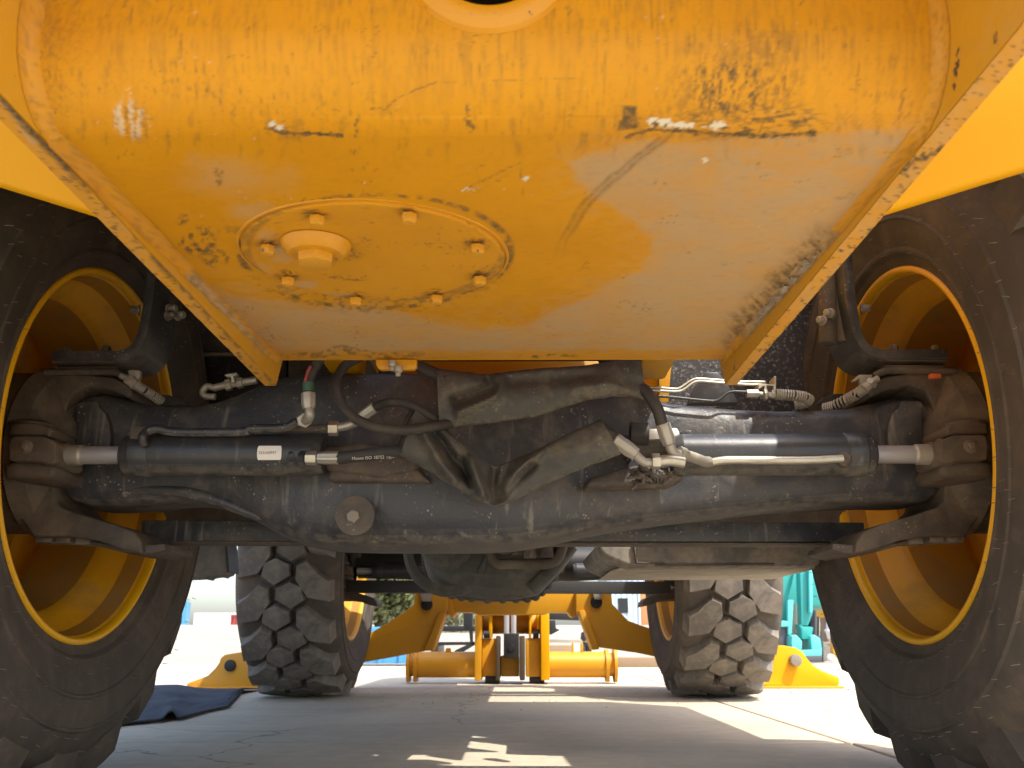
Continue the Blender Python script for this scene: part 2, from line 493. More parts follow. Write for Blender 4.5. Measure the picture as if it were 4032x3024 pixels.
def set_marks(o, fn, npx=None):
    me = o.data
    n = len(me.vertices)
    co = np.empty(n * 3); me.vertices.foreach_get('co', co); co = co.reshape(-1, 3)
    v = np.clip(fn(to_px(co), co), 0, 1)
    at = me.color_attributes.new('marks', 'FLOAT_COLOR', 'POINT')
    at.data.foreach_set('color', v.ravel())

# =================================================================== SETTING
# ground: one sheet to the horizon with a low sandy rise on the left far side, concrete bays laid on it near by
def ground_h(x, y):
    t = np.maximum(sst(9.5, 60, y) * sst(2.0, -8.0, x), sst(20, 60, y))
    return -.04 + 1.08 * t
gx = np.unique(np.concatenate([np.linspace(-900, -40, 14), np.linspace(-40, 40, 41), np.linspace(40, 900, 14)]))
gy = np.unique(np.concatenate([np.linspace(-400, -20, 8), np.linspace(-20, 80, 51), np.linspace(80, 1800, 14)]))
GX, GY = np.meshgrid(gx, gy)
gv = np.stack([GX.ravel(), GY.ravel(), ground_h(GX, GY).ravel()], 1)
nx = len(gx)
gf = [(j * nx + i, j * nx + i + 1, (j + 1) * nx + i + 1, (j + 1) * nx + i) for j in range(len(gy) - 1) for i in range(nx - 1)]
me = bpy.data.meshes.new('ground'); me.from_pydata(gv.tolist(), [], gf)
ground = finish('ground', me, 'earth'); tag(ground, 'pale dusty yard ground running out to the horizon', kind='structure')
# concrete bays: x joints and y joints
xs = [-9.2, -6.1, -3.0, .88, 4.6, 7.8, 11.0]
ys = [-6.5, -3.6, -.9, 2.44, 4.28, 6.9, 9.4]
rs = random.Random(3)
for i in range(len(xs) - 1):
    for j in range(len(ys) - 1):
        g = .006
        b = MB().bb(xs[i] + g, xs[i + 1] - g, ys[j] + g, ys[j + 1] - g, -.06, rs.uniform(-.0015, 0))
        b.build('concrete_slab', 'slab', ground, bevel=.003, seg=1)
def pebbles():
    b = MB(); rr = random.Random(5)
    for k in range(300):
        y = rr.gauss(4.4, .5) if k < 300 else rr.uniform(1.8, 6)
        x = rr.uniform(-1.1, 2.6)
        s = rr.uniform(.0015, .0050) * (1.7 if rr.random() < .06 else 1)
        c = Vector((x, y, s * .3))
        ring = [c + Vector((math.cos(a) * s * rr.uniform(.7, 1.2), math.sin(a) * s * rr.uniform(.7, 1.2), 0)) for a in (0, 1.25, 2.5, 3.8, 5.0)]
        top = c + Vector((0, 0, s * .6)); bm = b.bm
        vs = [bm.verts.new(p) for p in ring]; t = bm.verts.new(top); u = bm.verts.new(c - Vector((0, 0, s * .35)))
        for i in range(5):
            bm.faces.new((vs[i], vs[(i + 1) % 5], t)); bm.faces.new((vs[(i + 1) % 5], vs[i], u))
    o = b.build('gravel', 'mud', None)
    tag(o, 'loose crumbs of grit scattered over the concrete by the far axle', kind='stuff')
pebbles()

# =================================================================== TELEHANDLER
TH = empty('telehandler', (0, 3.0, 0))
tag(TH, 'yellow telescopic handler seen from behind at ground level, front stabilisers down on the concrete', 'telehandler')
TH_INV = Matrix.Translation((0, -3.0, 0))
def root(o):
    o.parent = TH; o.matrix_parent_inverse = TH_INV
    return o
def part(name, loc=(0, 0, 0)):
    return root(empty(name, loc))

# ---- rear chassis: sloping belly sheet, tight bend, upright tail wall
BZ0, BSL, BY0, BY1, BR = .625, .043, .60, 1.25, .055
XL, XR = -.322, .338
def belly_z(y): return BZ0 + BSL * (y - BY0)
def UB(px, py, off=0.):
    d = ray(px, py)
    k = (BZ0 - BSL * BY0 - off - CO.z) / (d.z - BSL * d.y)
    return CO + d * k
prof = []
for y in np.linspace(BY1, BY0, 210): prof.append((y, belly_z(y)))
for a in np.linspace(0, PI / 2, 75)[1:]: prof.append((BY0 - BR * math.sin(a), BZ0 + BR * (1 - math.cos(a))))
for z in np.linspace(BZ0 + BR, .80, 46)[1:]: prof.append((BY0 - BR, z))
prof.append((BY0 - BR, 1.15))
NXB = 330
xsb = np.linspace(XL, XR, NXB)
HOLE = (.012, .736, .043)
PV = np.array(prof)
V = np.zeros((len(prof), NXB, 3))
V[:, :, 0] = xsb[None]; V[:, :, 1] = PV[:, 0][:, None]; V[:, :, 2] = PV[:, 1][:, None]
bx, by_ = V[:, :, 0].ravel(), V[:, :, 1].ravel() + V[:, :, 2].ravel()
Vf = V.reshape(-1, 3)
dent = (fbm(bx * 9, by_ * 9, 3, 3) - .5) * .0022
Vf[:, 2] += np.where(Vf[:, 1] > BY0 - .02, dent, 0)
faces = []
for j in range(len(prof) - 1):
    for i in range(NXB - 1):
        k = j * NXB + i
        c = (Vf[k] + Vf[k + NXB + 1]) / 2
        if abs(c[1] - (BY0 - BR)) < .004 and (c[0] - HOLE[0]) ** 2 + (c[2] - HOLE[1]) ** 2 < (HOLE[2] + .004) ** 2:
            continue
        faces.append((k, k + 1, k + NXB + 1, k + NXB))
me = bpy.data.meshes.new('rear_chassis'); me.from_pydata(Vf.tolist(), [], faces); me.update()
chassis = finish('rear_chassis', me, 'marks', None, 60); root(chassis)
chassis['label'] = 'stained yellow tail plate with dusty flat underside'

DUST_EDGE = [(560, 1040), (640, 1075), (720, 1105), (860, 1150), (1000, 1182), (1250, 1198), (1420, 1212), (1560, 1245), (1700, 1265), (1900, 1285), (2080, 1272), (2300, 1190), (2480, 1080), (2560, 1000), (2575, 930), (2470, 850), (2420, 800), (2350, 780), (2270, 700), (2230, 640), (2420, 575), (2650, 560), (2900, 548), (3100, 540), (3300, 520), (3640, 500), (3640, 700), (2860, 1440), (1060, 1440), (600, 1100)]
def belly_marks(p, co):
    x, y = p[:, 0], p[:, 1]
    w = np.stack([x + (fbm(x / 150, y / 80, 11, 4) - .5) * 110, y + (fbm(x / 150, y / 80, 12, 4) - .5) * 60], 1)
    wx, wy = w[:, 0], w[:, 1]
    out = np.zeros((len(p), 4)); out[:, 3] = 1
    # dust film over the belly, wiped clean round the cover
    d = sdpoly(w, DUST_EDGE)
    dust = (.82 * sst(24, -24, d) + .18 * sst(10, -170, d)) * (.95 + .7 * (fbm(x / 160, y / 40, 5) - .5))
    dust = np.maximum(dust, .22 * sst(160, 0, d) * sst(.3, .7, fbm(x / 60, y / 18, 6)))
    rightside = sst(2500, 2900, x) * sst(900, 600, y)
    dust *= 1 - .35 * rightside * (fbm(x / 90, y / 40, 8) > .5)
    lip = sst(1368, 1392, y + (fbm(x / 30, y / 30, 2) - .5) * 30)
    dust *= 1 - .75 * lip
    # paler patches upper left
    for cx_, cy_, rx, ry, a in ((900, 690, 190, 85, .62), (985, 820, 90, 45, .7), (1120, 700, 90, 60, .35), (760, 640, 60, 40, .4), (1090, 980, 90, 45, .5), (1180, 1120, 70, 25, .5), (1000, 1150, 60, 30, .4)):
        e = np.hypot((wx - cx_) / rx, (wy - cy_) / ry)
        dust = np.maximum(dust, a * .8 * sst(1.35, .2, e) * (.75 + .8 * (fbm(x / 60, y / 24, 21) - .35)))
    # general light film on the bend
    dust = np.maximum(dust, .07 * sst(620, 420, y) * fbm(x / 14, y / 160, 31))
    fine = sst(640, 380, y) * (.35 + .65 * sst(.35, .7, fbm(x / 240, y / 160, 44)))
    stre = sst(.50, .80, fbm(x / 7, y / 90, 45, 3)) * .42 + sst(.64, .84, fbm(x / 6, y / 8, 46, 3)) * .26
    left = sst(700, 60, x) * sst(560, 250, y)
    grime = left * .42 * sst(.42, .72, fbm(x / 9, y / 12, 42) * .6 + fbm(x / 45, y / 160, 41) * .4)
    grime = np.maximum(grime, .26 * sst(620, 150, y) * sst(.50, .78, fbm(x / 16, y / 190, 51)))
    grime = np.maximum(grime, .45 * sst(330, 560, y) * sst(700, 480, y) * sst(.56, .8, fbm(x / 22, y / 60, 52)))
    grime = np.maximum(grime, fine * stre)
    # big scuffed area on the right of the bend
    e = np.hypot((wx - 2890) / 330, (wy - 350) / 230)
    g = sst(1.15, .25, e) * sst(.40, .66, .55 * fbm(x / 15, y / 60, 61) + .45 * fbm((x + y * .6) / 9, (y - x * .3) / 22, 62))
    grime = np.maximum(grime, g * .85)
    e = np.hypot((wx - 2950) / 420, (wy - 480) / 90)
    grime = np.maximum(grime, .75 * sst(1.1, .4, e) * sst(.47, .66, fbm(x / 26, y / 9, 63)))
    e = np.hypot((wx - 3000) / 260, (wy - 200) / 110)
    grime = np.maximum(grime, .5 * sst(1.1, .3, e) * sst(.40, .68, fbm(x / 10, y / 45, 64)))
    # flecks, scratches
    fl = vnoise(x / 6, y / 4, 71) * vnoise(x / 70, y / 55, 72)
    grime = np.maximum(grime, .5 * sst(.68, .80, fl))
    hz = sst(560, 640, y) * .08 * sst(.55, .8, fbm(x / 40, y / 7, 73, 3)); grime = np.maximum(grime, hz)
    def stroke(pts, wd, a, s=0):
        nonlocal grime
        q = np.stack([x + (fbm(x / 14, y / 14, 90 + s) - .5) * wd * 2.0, y + (fbm(x / 14, y / 14, 91 + s) - .5) * wd * 2.0], 1)
        grime = np.maximum(grime, a * sst(wd, wd * .35, dline(q, pts)))
    stroke([(1050, 500), (1100, 520), (1180, 527), (1350, 532)], 10, .95)
    stroke([(1060, 488), (1100, 515), (1130, 520)], 20, .75, 3)
    stroke([(1403, 470), (1403, 540)], 7, .7)
    stroke([(1460, 430), (1520, 428), (1560, 390), (1660, 345), (1720, 325)], 4.5, .65)
    stroke([(1720, 325), (2260, 308)], 3, .35)
    stroke([(2470, 538), (2560, 510), (2700, 518), (2850, 528), (3000, 536), (3210, 525)], 11, .9, 5)
    stroke([(2050, 640), (1830, 745)], 3.5, .55); stroke([(2040, 590), (2060, 780)], 2.5, .35); stroke([(2800, 390), (2950, 490)], 9, .6)
    stroke([(3060, 380), (2990, 520)], 8, .5); stroke([(3560, 350), (3540, 470)], 8, .55); stroke([(3600, 400), (3560, 480)], 8, .4)
    # the double arc scrubbed by a tyre, and its pale inner track
    arc = [(2650, 530), (2560, 600), (2460, 680), (2360, 770), (2290, 850), (2240, 930), (2215, 1010)]
    arc2 = [(2600, 545), (2500, 625), (2400, 705), (2310, 790), (2240, 880), (2200, 960), (2185, 1020)]
    n_ = .6 + .8 * (fbm(x / 18, y / 18, 95) - .3)
    for q in (arc, arc2):
        dd = dline(w * .35 + p * .65, q)
        grime = np.maximum(grime, n_ * .50 * sst(12, 4, dd) * sst(1060, 850, y))
    mid = dline(p, [(2625, 538), (2480, 652), (2335, 780), (2240, 905)])
    grime = np.maximum(grime, .16 * sst(22, 10, mid))
    # grey worn patches
    for cx_, cy_, rx, ry, a, s in ((1845, 470, 32, 55, .75, 1), (880, 690, 34, 45, .6, 2), (790, 955, 80, 60, .85, 3), (850, 1010, 75, 45, .6, 4), (900, 900, 60, 25, .4, 5), (520, 470, 75, 90, .45, 6), (3000, 1140, 180, 60, 0., 7), (1400, 1395, 360, 14, .55, 8), (2150, 1404, 160, 10, .8, 9), (700, 880, 24, 26, .7, 10), (1250, 430, 28, 50, .35, 12)):
        e = np.hypot((wx - cx_) / rx, (wy - cy_) / ry)
        grime = np.maximum(grime, a * sst(1.1, .6, e) * sst(.42, .60, fbm(x / 16, y / 13, 100 + s)))
    # halo of grime under the cover bolts and round its rim
    ell = np.hypot((x - 1478) / 508, (y - 990) / 214)
    grime = np.maximum(grime, .55 * sst(.05, .015, np.abs(ell - 1.045)) * 1.4 * sst(.35, .6, fbm(x / 30, y / 30, 120)))
    grime = np.maximum(grime, .5 * sst(1.22, 1.04, ell) * sst(1020, 1180, y) * sst(.56, .68, fbm(x / 20, y / 9, 121)))
    # mud along the side welds
    ml = dline(w, [(720, 1110), (830, 1215), (960, 1330), (1040, 1400)])
    out[:, 0] = np.maximum(dust, .95 * sst(60, 20, ml))
    mr = dline(w, [(3250, 960), (3080, 1130), (2960, 1270), (2920, 1300)])
    grime = np.maximum(grime, .78 * sst(110, 25, mr) * sst(.36, .66, .6 * fbm((x + y) / 60, (x - y) / 16, 131) + .4 * fbm(x / 14, y / 14, 132)))
    out[:, 0] = np.maximum(out[:, 0], .8 * sst(130, 40, mr))
    # trapezoid of grey old tape residue
    tp = sdpoly(p * .9 + w * .1, [(2450, 415), (2505, 418), (2510, 505), (2430, 515), (2436, 480), (2448, 470)])
    grime = np.maximum(grime, .82 * sst(5, -4, tp))
    # bare white chips
    bare = np.zeros(len(p))
    q = np.stack([x + (fbm(x / 9, y / 9, 141) - .5) * 26, y + (fbm(x / 9, y / 9, 142) - .5) * 26], 1)
    for cx_, cy_, rx, ry in ((1072, 488, 17, 12), (1100, 503, 16, 11), (2575, 480, 26, 19), (2620, 486, 30, 20), (2672, 492, 28, 13), (2715, 496, 24, 10), (2832, 496, 36, 15), (2770, 497, 12, 6), (2775, 628, 9, 8), (1835, 745, 18, 6), (2070, 703, 14, 6)):
        bare = np.maximum(bare, sst(1.15, .8, np.hypot((q[:, 0] - cx_) / rx, (q[:, 1] - cy_) / ry)))
    for cx_, cy_, rx, ry in ((2580, 490, 15, 12), (2622, 494, 11, 12), (2665, 503, 16, 8), (2850, 506, 18, 6)):
        k = sst(1.1, .7, np.hypot((q[:, 0] - cx_) / rx, (q[:, 1] - cy_) / ry)); bare *= 1 - k; grime = np.maximum(grime, k * .95)
    e = np.hypot((wx - 505) / 62, (wy - 460) / 88)
    bare = np.maximum(bare, .55 * sst(1.15, .6, e) * sst(.50, .64, fbm(x / 13, y / 110, 151, 3)))
    sp = sst(.9, .95, vnoise(x / 6, y / 6, 161)) * sst(.8, .88, vnoise(x / 60, y / 60, 162)); bare = np.maximum(bare, sp * .35)
    out[:, 1] = grime; out[:, 2] = bare
    return out
set_marks(chassis, belly_marks)

# belly sheet's own thickness at its rear edge, little tab with two bolts, bore in the tail wall
b = MB().bb(XL, XR, BY1 - .002, BY1 + .012, belly_z(BY1) + .0005, belly_z(BY1) + .016)
b.build('edge_lip', 'yellow', chassis, bevel=.003)
b = MB().py(mp(RH, [(1325, 150), (1350, 190), (1380, 207), (1740, 205), (1770, 185), (1775, 95), (1325, 95)]), BY1 - .001, BY1 + .009)
b.build('tab', 'yellow', chassis, bevel=.002)
for q in ((1507, 158), (1570, 215)):
    p = UY(*RH(*q), BY1 - .008)
    MB().cyl(p + Vector((0, 0, .006)), p + Vector((0, 0, -.003)), .0062, seg=16).cyl(p + Vector((0, 0, -.003)), p + Vector((0, 0, -.009)), .0040, seg=12).build('tab_bolt', 'zinc_dusty', chassis, bevel=.001)
WY = BY0 - BR
b = MB().lathe((HOLE[0], WY, HOLE[1]), (0, -1, 0), [(0, .062), (.004, .060), (.007, .053), (.008, .047), (.007, .0432), (.0, .043)], 64)
b.build('bore_boss', 'yellow', chassis)
b = MB().lathe((HOLE[0], WY - .006, HOLE[1]), (0, 1, 0), [(0, .0432), (.003, .0425), (.02, .0425), (.12, .0425), (.121, .0)], 64)
b.build('bore', 'hole', chassis)

# side plates with their chipped lower edges
pl = [(1.262, .616), (1.285, .66), (1.285, 1.15), (.34, 1.15), (.36, .70), (.395, .645), (.44, .616)]
for x0, x1 in ((-.340, XL - .0005), (XR + .0005, .356)):
    o = MB().yz(pl, x0, x1).build('side_plate', 'yellow_edge', chassis, bevel=.0025)
def weld(path_x, sgn, seed):
    """fillet weld, lumpy, following the sheet from the belly edge round the bend"""
    rings = []
    idx = list(range(0, 210, 3)) + list(range(210, len(prof) - 20, 2))
    for k in idx:
        y, z = prof[k]
        n = fbm(np.array([k * .35]), np.array([seed * 9.7]), seed)[0]
        a = (.0085 if sgn > 0 else .0062) + .004 * n
        t = prof[min(k + 1, len(prof) - 1)]; u = prof[max(k - 1, 0)]
        ty, tz = t[0] - u[0], t[1] - u[1]; L = math.hypot(ty, tz) or 1
        ny, nz = -tz / L * -1, -abs(ty) / L
        if k >= 209: ny, nz = -abs(tz) / L, -abs(ty) / L
        else: ny, nz = 0, -1
        r = []
        for c_ in range(7):
            f = c_ / 6 * PI / 2
            rip = 1 + .06 * math.sin(k * 1.9)
            r.append(Vector((path_x + sgn * a * rip * (1 - math.sin(f)), y + ny * a * rip * (1 - math.cos(f)), z + nz * a * rip * (1 - math.cos(f)))))
        rings.append(r)
    b = MB(); b.rings(rings, cap=False, closed=False)
    o = b.build('weld_bead', 'marks', chassis, sharp=80)
    def mk(p, co):
        x, y = p[:, 0], p[:, 1]
        out = np.zeros((len(p), 4)); out[:, 3] = 1
        rng = [(760, 1120), (1010, 1400)] if sgn > 0 else [(3270, 950), (2950, 1290)]
        dl = dline(p, rng)
        out[:, 0] = np.maximum(.35 * fbm(x / 30, y / 30, 7), sst(60, 25, dl) * .95)
        out[:, 1] = np.maximum(.35 * sst(.5, .75, fbm(x / 12, y / 12, 8)), sst(70, 25, dl) * .45 * sst(.4, .6, fbm(x / 16, y / 16, 9)))
        return out
    set_marks(o, mk)
weld(XL, 1, 1); weld(XR, -1, 2)
def mudcrust(poly, name='mud_crust'):
    """cracked dry mud packed against the weld"""
    ps = np.array(poly, float)
    x0, y0 = ps.min(0); x1, y1 = ps.max(0)
    b = MB(); bm = b.bm; nxm, nym = 46, 46
    grid = {}
    for j in range(nym + 1):
        for i in range(nxm + 1):
            p = (x0 + (x1 - x0) * i / nxm, y0 + (y1 - y0) * j / nym)
            d = sdpoly(np.array([p]), poly)[0] + (fbm(np.array([p[0] / 18]), np.array([p[1] / 18]), 77)[0] - .5) * 40
            if d < 6:
                h = .0075 * min(1, max(0, -d / 22)) ** .6 * (.35 + .9 * fbm(np.array([p[0] / 14]), np.array([p[1] / 14]), 5)[0])
                grid[i, j] = bm.verts.new(UB(p[0], p[1], h + .0004))
    for j in range(nym):
        for i in range(nxm):
            q = [grid.get(k) for k in ((i, j), (i + 1, j), (i + 1, j + 1), (i, j + 1))]
            if all(q): bm.faces.new(q)
    return b.build(name, 'mud', chassis, sharp=80)
mudcrust([(735, 1105), (800, 1140), (880, 1230), (950, 1300), (1000, 1385), (930, 1350), (850, 1270), (770, 1180)])
mudcrust([(3225, 985), (3265, 1000), (3160, 1130), (3040, 1240), (2960, 1310), (2975, 1255), (3060, 1150), (3150, 1050)])

# inspection cover with bolts and drain plug
CC = Vector((-.114, .846, 0)); CC.z = belly_z(CC.y)
nrm = Vector((0, BSL, -1)).normalized()
b = MB().lathe(CC - nrm * .004, nrm, [(0, .1395), (.003, .1392), (.0048, .1375), (.0048, .1355), (.002, .1345)], 96)
b.build('cover_rim', 'yellow', chassis)
rr = [(.0030, .1334), (.0062, .1330), (.0070, .1318)] + [(.0070, .1315 - .0018 * k) for k in range(1, 73)] + [(.0070, .0005)]
b = MB().lathe(CC - nrm * .004, nrm, rr, 160)
cover = b.build('inspection_cover', 'marks', chassis)
def cover_marks(p, co):
    x, y = p[:, 0], p[:, 1]
    w = np.stack([x + (fbm(x / 30, y / 30, 211) - .5) * 30, y + (fbm(x / 30, y / 20, 212) - .5) * 20], 1)
    out = np.zeros((len(p), 4)); out[:, 3] = 1
    dust = .12 * fbm(x / 40, y / 20, 5)
    for cx_, cy_, rx, ry, a in ((1095, 980, 95, 26, .7), (1110, 1020, 60, 22, .5), (1200, 1120, 60, 20, .6), (1330, 1165, 90, 18, .6), (1050, 930, 50, 30, .5), (1020, 1060, 60, 40, .3)):
        dust = np.maximum(dust, a * sst(1.1, .5, np.hypot((w[:, 0] - cx_) / rx, (w[:, 1] - cy_) / ry)))
    g = .5 * sst(.76, .84, vnoise(x / 7, y / 4.5, 221) * .6 + .4 * vnoise(x / 60, y / 30, 222))
    for bx_, by__ in BOLTS:
        q = RC(bx_, by__)
        g = np.maximum(g, .85 * sst(1.2, .5, np.hypot((w[:, 0] - q[0]) / 52, (w[:, 1] - q[1] + 12) / 24)) * sst(.40, .55, fbm(x / 9, y / 6, 230)))
    g = np.maximum(g, .6 * sst(1.2, .6, np.hypot((w[:, 0] - 1370) / 60, (w[:, 1] - 1000) / 22)) * sst(.4, .6, fbm(x / 9, y / 6, 231)))
    g = np.maximum(g, .6 * sst(1.2, .6, np.hypot((w[:, 0] - 1360) / 90, (w[:, 1] - 1095) / 12)) * sst(.45, .6, fbm(x / 14, y / 6, 232)))
    g = np.maximum(g, .55 * sst(1.1, .6, np.hypot((w[:, 0] - 1640) / 190, (w[:, 1] - 1180) / 16)) * sst(.52, .62, fbm(x / 16, y / 9, 233)))
    ee = np.hypot((x - 1478) / 505, (y - 978) / 212)
    g = np.maximum(g, .45 * sst(.955, .99, ee) * sst(.25, .5, fbm(x / 40, y / 20, 240)))
    out[:, 0] = dust; out[:, 1] = g
    return out
BOLTS = [(663, 225), (1355, 205), (1865, 440), (1885, 680), (1560, 820), (952, 835), (445, 685), (295, 445)]
set_marks(cover, cover_marks)
for i, q in enumerate(BOLTS):
    p = UB(*RC(*q), .0070)
    p0 = p - nrm * .003
    MB().hexbolt(p0, nrm, .0075, .0105, False).build('cover_bolt', 'bolt_yel', chassis, bevel=.0006)
p = UB(*RC(655, 480), .012)
b = MB().lathe(p - nrm * .008, nrm, [(0, .0345), (.003, .0335), (.008, .0300), (.0115, .0262), (.012, .016)], 48, True)
b.build('drain_boss', 'yellow', chassis)
b = MB().cyl(p + nrm * .003, p + nrm * .0125, .0190, .0182, seg=6, rot=.2).cyl(p + nrm * .012, p + nrm * .0128, .0135, seg=20)
b.build('drain_plug', 'bolt_yel', chassis, bevel=.0012)

MB().bb(-.62, .62, .10, .60, .83, 1.35).build('added_tail_overhang', 'yellow', chassis, bevel=.03)  # unseen overhang added to keep direct sun off the tail wall
# chipped strip along the lower edge of each side plate
def plate_edge(x0, x1, left):
    ny = 420; nxx = 7
    vs = []; fs = []
    for j in range(ny):
        y = .43 + (1.262 - .43) * j / (ny - 1)
        z = .6155 + max(0, (.46 - y)) * .6
        for i in range(nxx):
            vs.append((x0 + (x1 - x0) * i / (nxx - 1), y, z - .0008 * fbm(np.array([y * 60]), np.array([i * .7]), 9)[0]))
    for j in range(ny - 1):
        for i in range(nxx - 1):
            k = j * nxx + i; fs.append((k, k + 1, k + nxx + 1, k + nxx))
    me = bpy.data.meshes.new('plate_edge'); me.from_pydata(vs, [], fs)
    o = finish('plate_edge', me, 'marks', chassis, 60)
    def mk(p, co):
        x, y = p[:, 0], p[:, 1]
        out = np.zeros((len(p), 4)); out[:, 3] = 1
        q = np.stack([x + (fbm(x / 16, y / 16, 501) - .5) * 44, y + (fbm(x / 16, y / 16, 502) - .5) * 44], 1)
        out[:, 0] = .55 * fbm(x / 60, y / 60, 503) * (1.3 if not left else .8)
        g = .8 * sst(.64, .74, fbm(x / 13, y / 13, 504))
        u = (co[:, 0] - x0) / (x1 - x0)
        side = sst(.55, .85, u) if left else sst(.75, .95, u)
        if left:
            g = np.maximum(g, .92 * sst(.35, .62, side * .75 + .45 * fbm(x / 22, y / 30, 505)) * sst(780, 640, y))
            g = np.maximum(g, .7 * side * sst(.45, .6, fbm(x / 30, y / 30, 507)))
            out[:, 0] = np.maximum(out[:, 0], .9 * sst(16, 6, dline(q, [(20, 400), (75, 480), (130, 560)])))
        else:
            g = np.maximum(g, .9 * sst(13, 6, dline(q, [(3545, 680), (3610, 625), (3660, 615), (3705, 585)])))
            g = np.maximum(g, .75 * sst(.8, .98, u) * sst(.50, .60, fbm(x / 24, y / 24, 506)) * sst(640, 720, y))
        out[:, 1] = g
        return out
    set_marks(o, mk)
plate_edge(-.340, XL - .001, True); plate_edge(XR + .001, .356, False)

# ---- rear bodywork panels either side (smooth bright yellow) above the wheels
def body_panel():
    b = MB()
    zl = lambda x: .735 + (x - .47) * .335
    pts0 = [(.357, .70)] + [(.357 + .02 + (1.16 - .377) * k / 14, zl(.377 + (1.16 - .377) * k / 14) + .03 * max(0, (k - 9) / 5) ** 2) for k in range(15)]
    rings = []
    for x, z in pts0:
        y = .93 + .05 * ((x - .36) / .8) ** 2
        rings.append([Vector((x, y + .010, z)), Vector((x, y, z + .006)), Vector((x, y - .05, z + .30)), Vector((x, y - .04, z + .75)), Vector((x, y - .01, z + .75)), Vector((x, y - .02, z + .30)), Vector((x, y + .030, z + .004))])
    b.rings(rings)
    return b.build('rear_body_panel', 'yellow_clean', None, sharp=50)
bp = root(body_panel()); bp['label'] = 'smooth bright yellow body panel above the wheel'
bp2 = mirror_of(bp, TH); bp2.matrix_parent_inverse = TH_INV

# ---- wheels
RT_, HW = .593, .262
def tyre_profile():
    # (x from wheel centre, inner side positive ; radius)
    h = [(.184, .336), (.192, .346), (.198, .362), (.2070, .369), (.2085, .374), (.2075, .380), (.2125, .395), (.2210, .427), (.2245, .4300), (.2245, .4335), (.2222, .436), (.2255, .455), (.2232, .481), (.2255, .4835), (.2250, .487), (.2205, .490), (.2135, .510), (.197, .530), (.170, .545), (.08, .556), (.0, .559)]
    return h + [(-x, r) for x, r in h[-2::-1]]
def make_tyre(par):
    b = MB().lathe((0, 0, 0), (1, 0, 0), [(a, r) for a, r in tyre_profile()], 120)
    return b.build('tyre', 'rubber', par, sharp=24)
def make_rim(par):
    pf = [(.179, .3335), (.175, .3300), (.140, .3235), (.130, .318), (.112, .302), (.098, .294), (.086, .2905), (-.020, .2845), (-.032, .287), (-.052, .304), (-.060, .308), (-.080, .309), (-.090, .304), (-.098, .292), (-.110, .289), (-.128, .288), (-.140, .270), (-.145, .20), (-.155, .10), (-.155, .001)]
    b = MB().lathe((0, 0, 0), (1, 0, 0), pf[:2], 128).lathe((0, 0, 0), (1, 0, 0), pf[2:7], 128).lathe((0, 0, 0), (1, 0, 0), pf[8:], 128)
    MB().lathe((0, 0, 0), (1, 0, 0), pf[1:3], 128).build('rim_seat', 'rim_dusty', par)
    MB().lathe((0, 0, 0), (1, 0, 0), pf[6:9], 128).build('rim_well', 'rim_dusty', par)
    b.lathe((0, 0, 0), (1, 0, 0), [(-.160, .001), (-.160, .25), (-.15, .29), (-.17, .318), (-.184, .336), (-.184, .3435), (-.175, .3435), (.178, .3435)], 64)
    o = b.build('rim', 'rim', par, sharp=35)
    MB().lathe((0, 0, 0), (1, 0, 0), [(.177, .3335), (.177, .3435), (.1835, .3462), (.1930, .3455), (.1960, .3405), (.1940, .3350), (.185, .3325), (.177, .3335)], 128).build('rim_flange', 'flange', par, sharp=60)
    return o
def lug_mesh(name, poly, outer):
    """one tread block; poly in (lateral, arc) metres, wrapped on the carcass"""
    b = MB(); bm = b.bm
    c = np.mean(poly, axis=0)
    def pt(w, a, r):
        th = a / .59
        return Vector((w, -r * math.cos(th), r * math.sin(th)))
    def top(w): return RT_ - .30 * w * w
    rings = []
    N = []
    for (x0, y0), (x1, y1) in zip(poly, poly[1:] + poly[:1]):      # finer outline so it wraps
        n = max(1, int(math.hypot(x1 - x0, y1 - y0) / .035))
        N += [(x0 + (x1 - x0) * k / n, y0 + (y1 - y0) * k / n) for k in range(n)]
    for sc_, dr in ((1.15, None), (1.02, -.007), (1.0, -.0025), (.975, 0.)):
        r_ = []
        for w, a in N:
            ww = c[0] + (w - c[0]) * sc_; aa = c[1] + (a - c[1]) * sc_
            edge = outer and abs(w) > .155
            if edge: ww = math.copysign(min(abs(ww), .192), ww)
            if dr is None:
                rad = .488 if edge else .546
                if edge: ww = math.copysign(.212, ww)
            else:
                rad = top(ww) + dr - (.006 if edge and dr < 0 else 0)
            r_.append(pt(ww, aa, rad))
        rings.append(r_)
    vs = [[bm.verts.new(p) for p in r] for r in rings]
    n = len(N)
    for a, q in zip(vs[:-1], vs[1:]):
        for i in range(n):
            j = (i + 1) % n; bm.faces.new((a[i], a[j], q[j], q[i]))
    m_ = bm.verts.new(pt(c[0], c[1], top(c[0])))
    for i in range(n): bm.faces.new((vs[-1][i], vs[-1][(i + 1) % n], m_))
    bmesh.ops.recalc_face_normals(bm, faces=bm.faces)
    me = bpy.data.meshes.new(name); bm.to_mesh(me); bm.free()
    me.polygons.foreach_set('use_smooth', [True] * len(me.polygons)); me.set_sharp_from_angle(angle=R(18))
    me.materials.append(M['lug'])
    return me
NP = 19
PIT = 2 * PI * .59 / NP
LO = [(-.190, -.064), (-.190, .024), (-.150, .050), (-.096, .106), (-.058, .088), (-.054, .030), (-.104, -.044)]
CA = [(-.088, -.020), (-.080, .034), (-.030, .056), (.026, .030), (.030, -.016), (-.034, -.055)]
mir = lambda P, d: [(-w, a + d) for w, a in P][::-1]
LUGS = [('lug_side', LO, True, 0), ('lug_mid', CA, False, -.035), ('lug_mid', mir(CA, 0), False, -.035 + PIT / 2), ('lug_side', mir(LO, 0), True, PIT / 2)]
LM = []
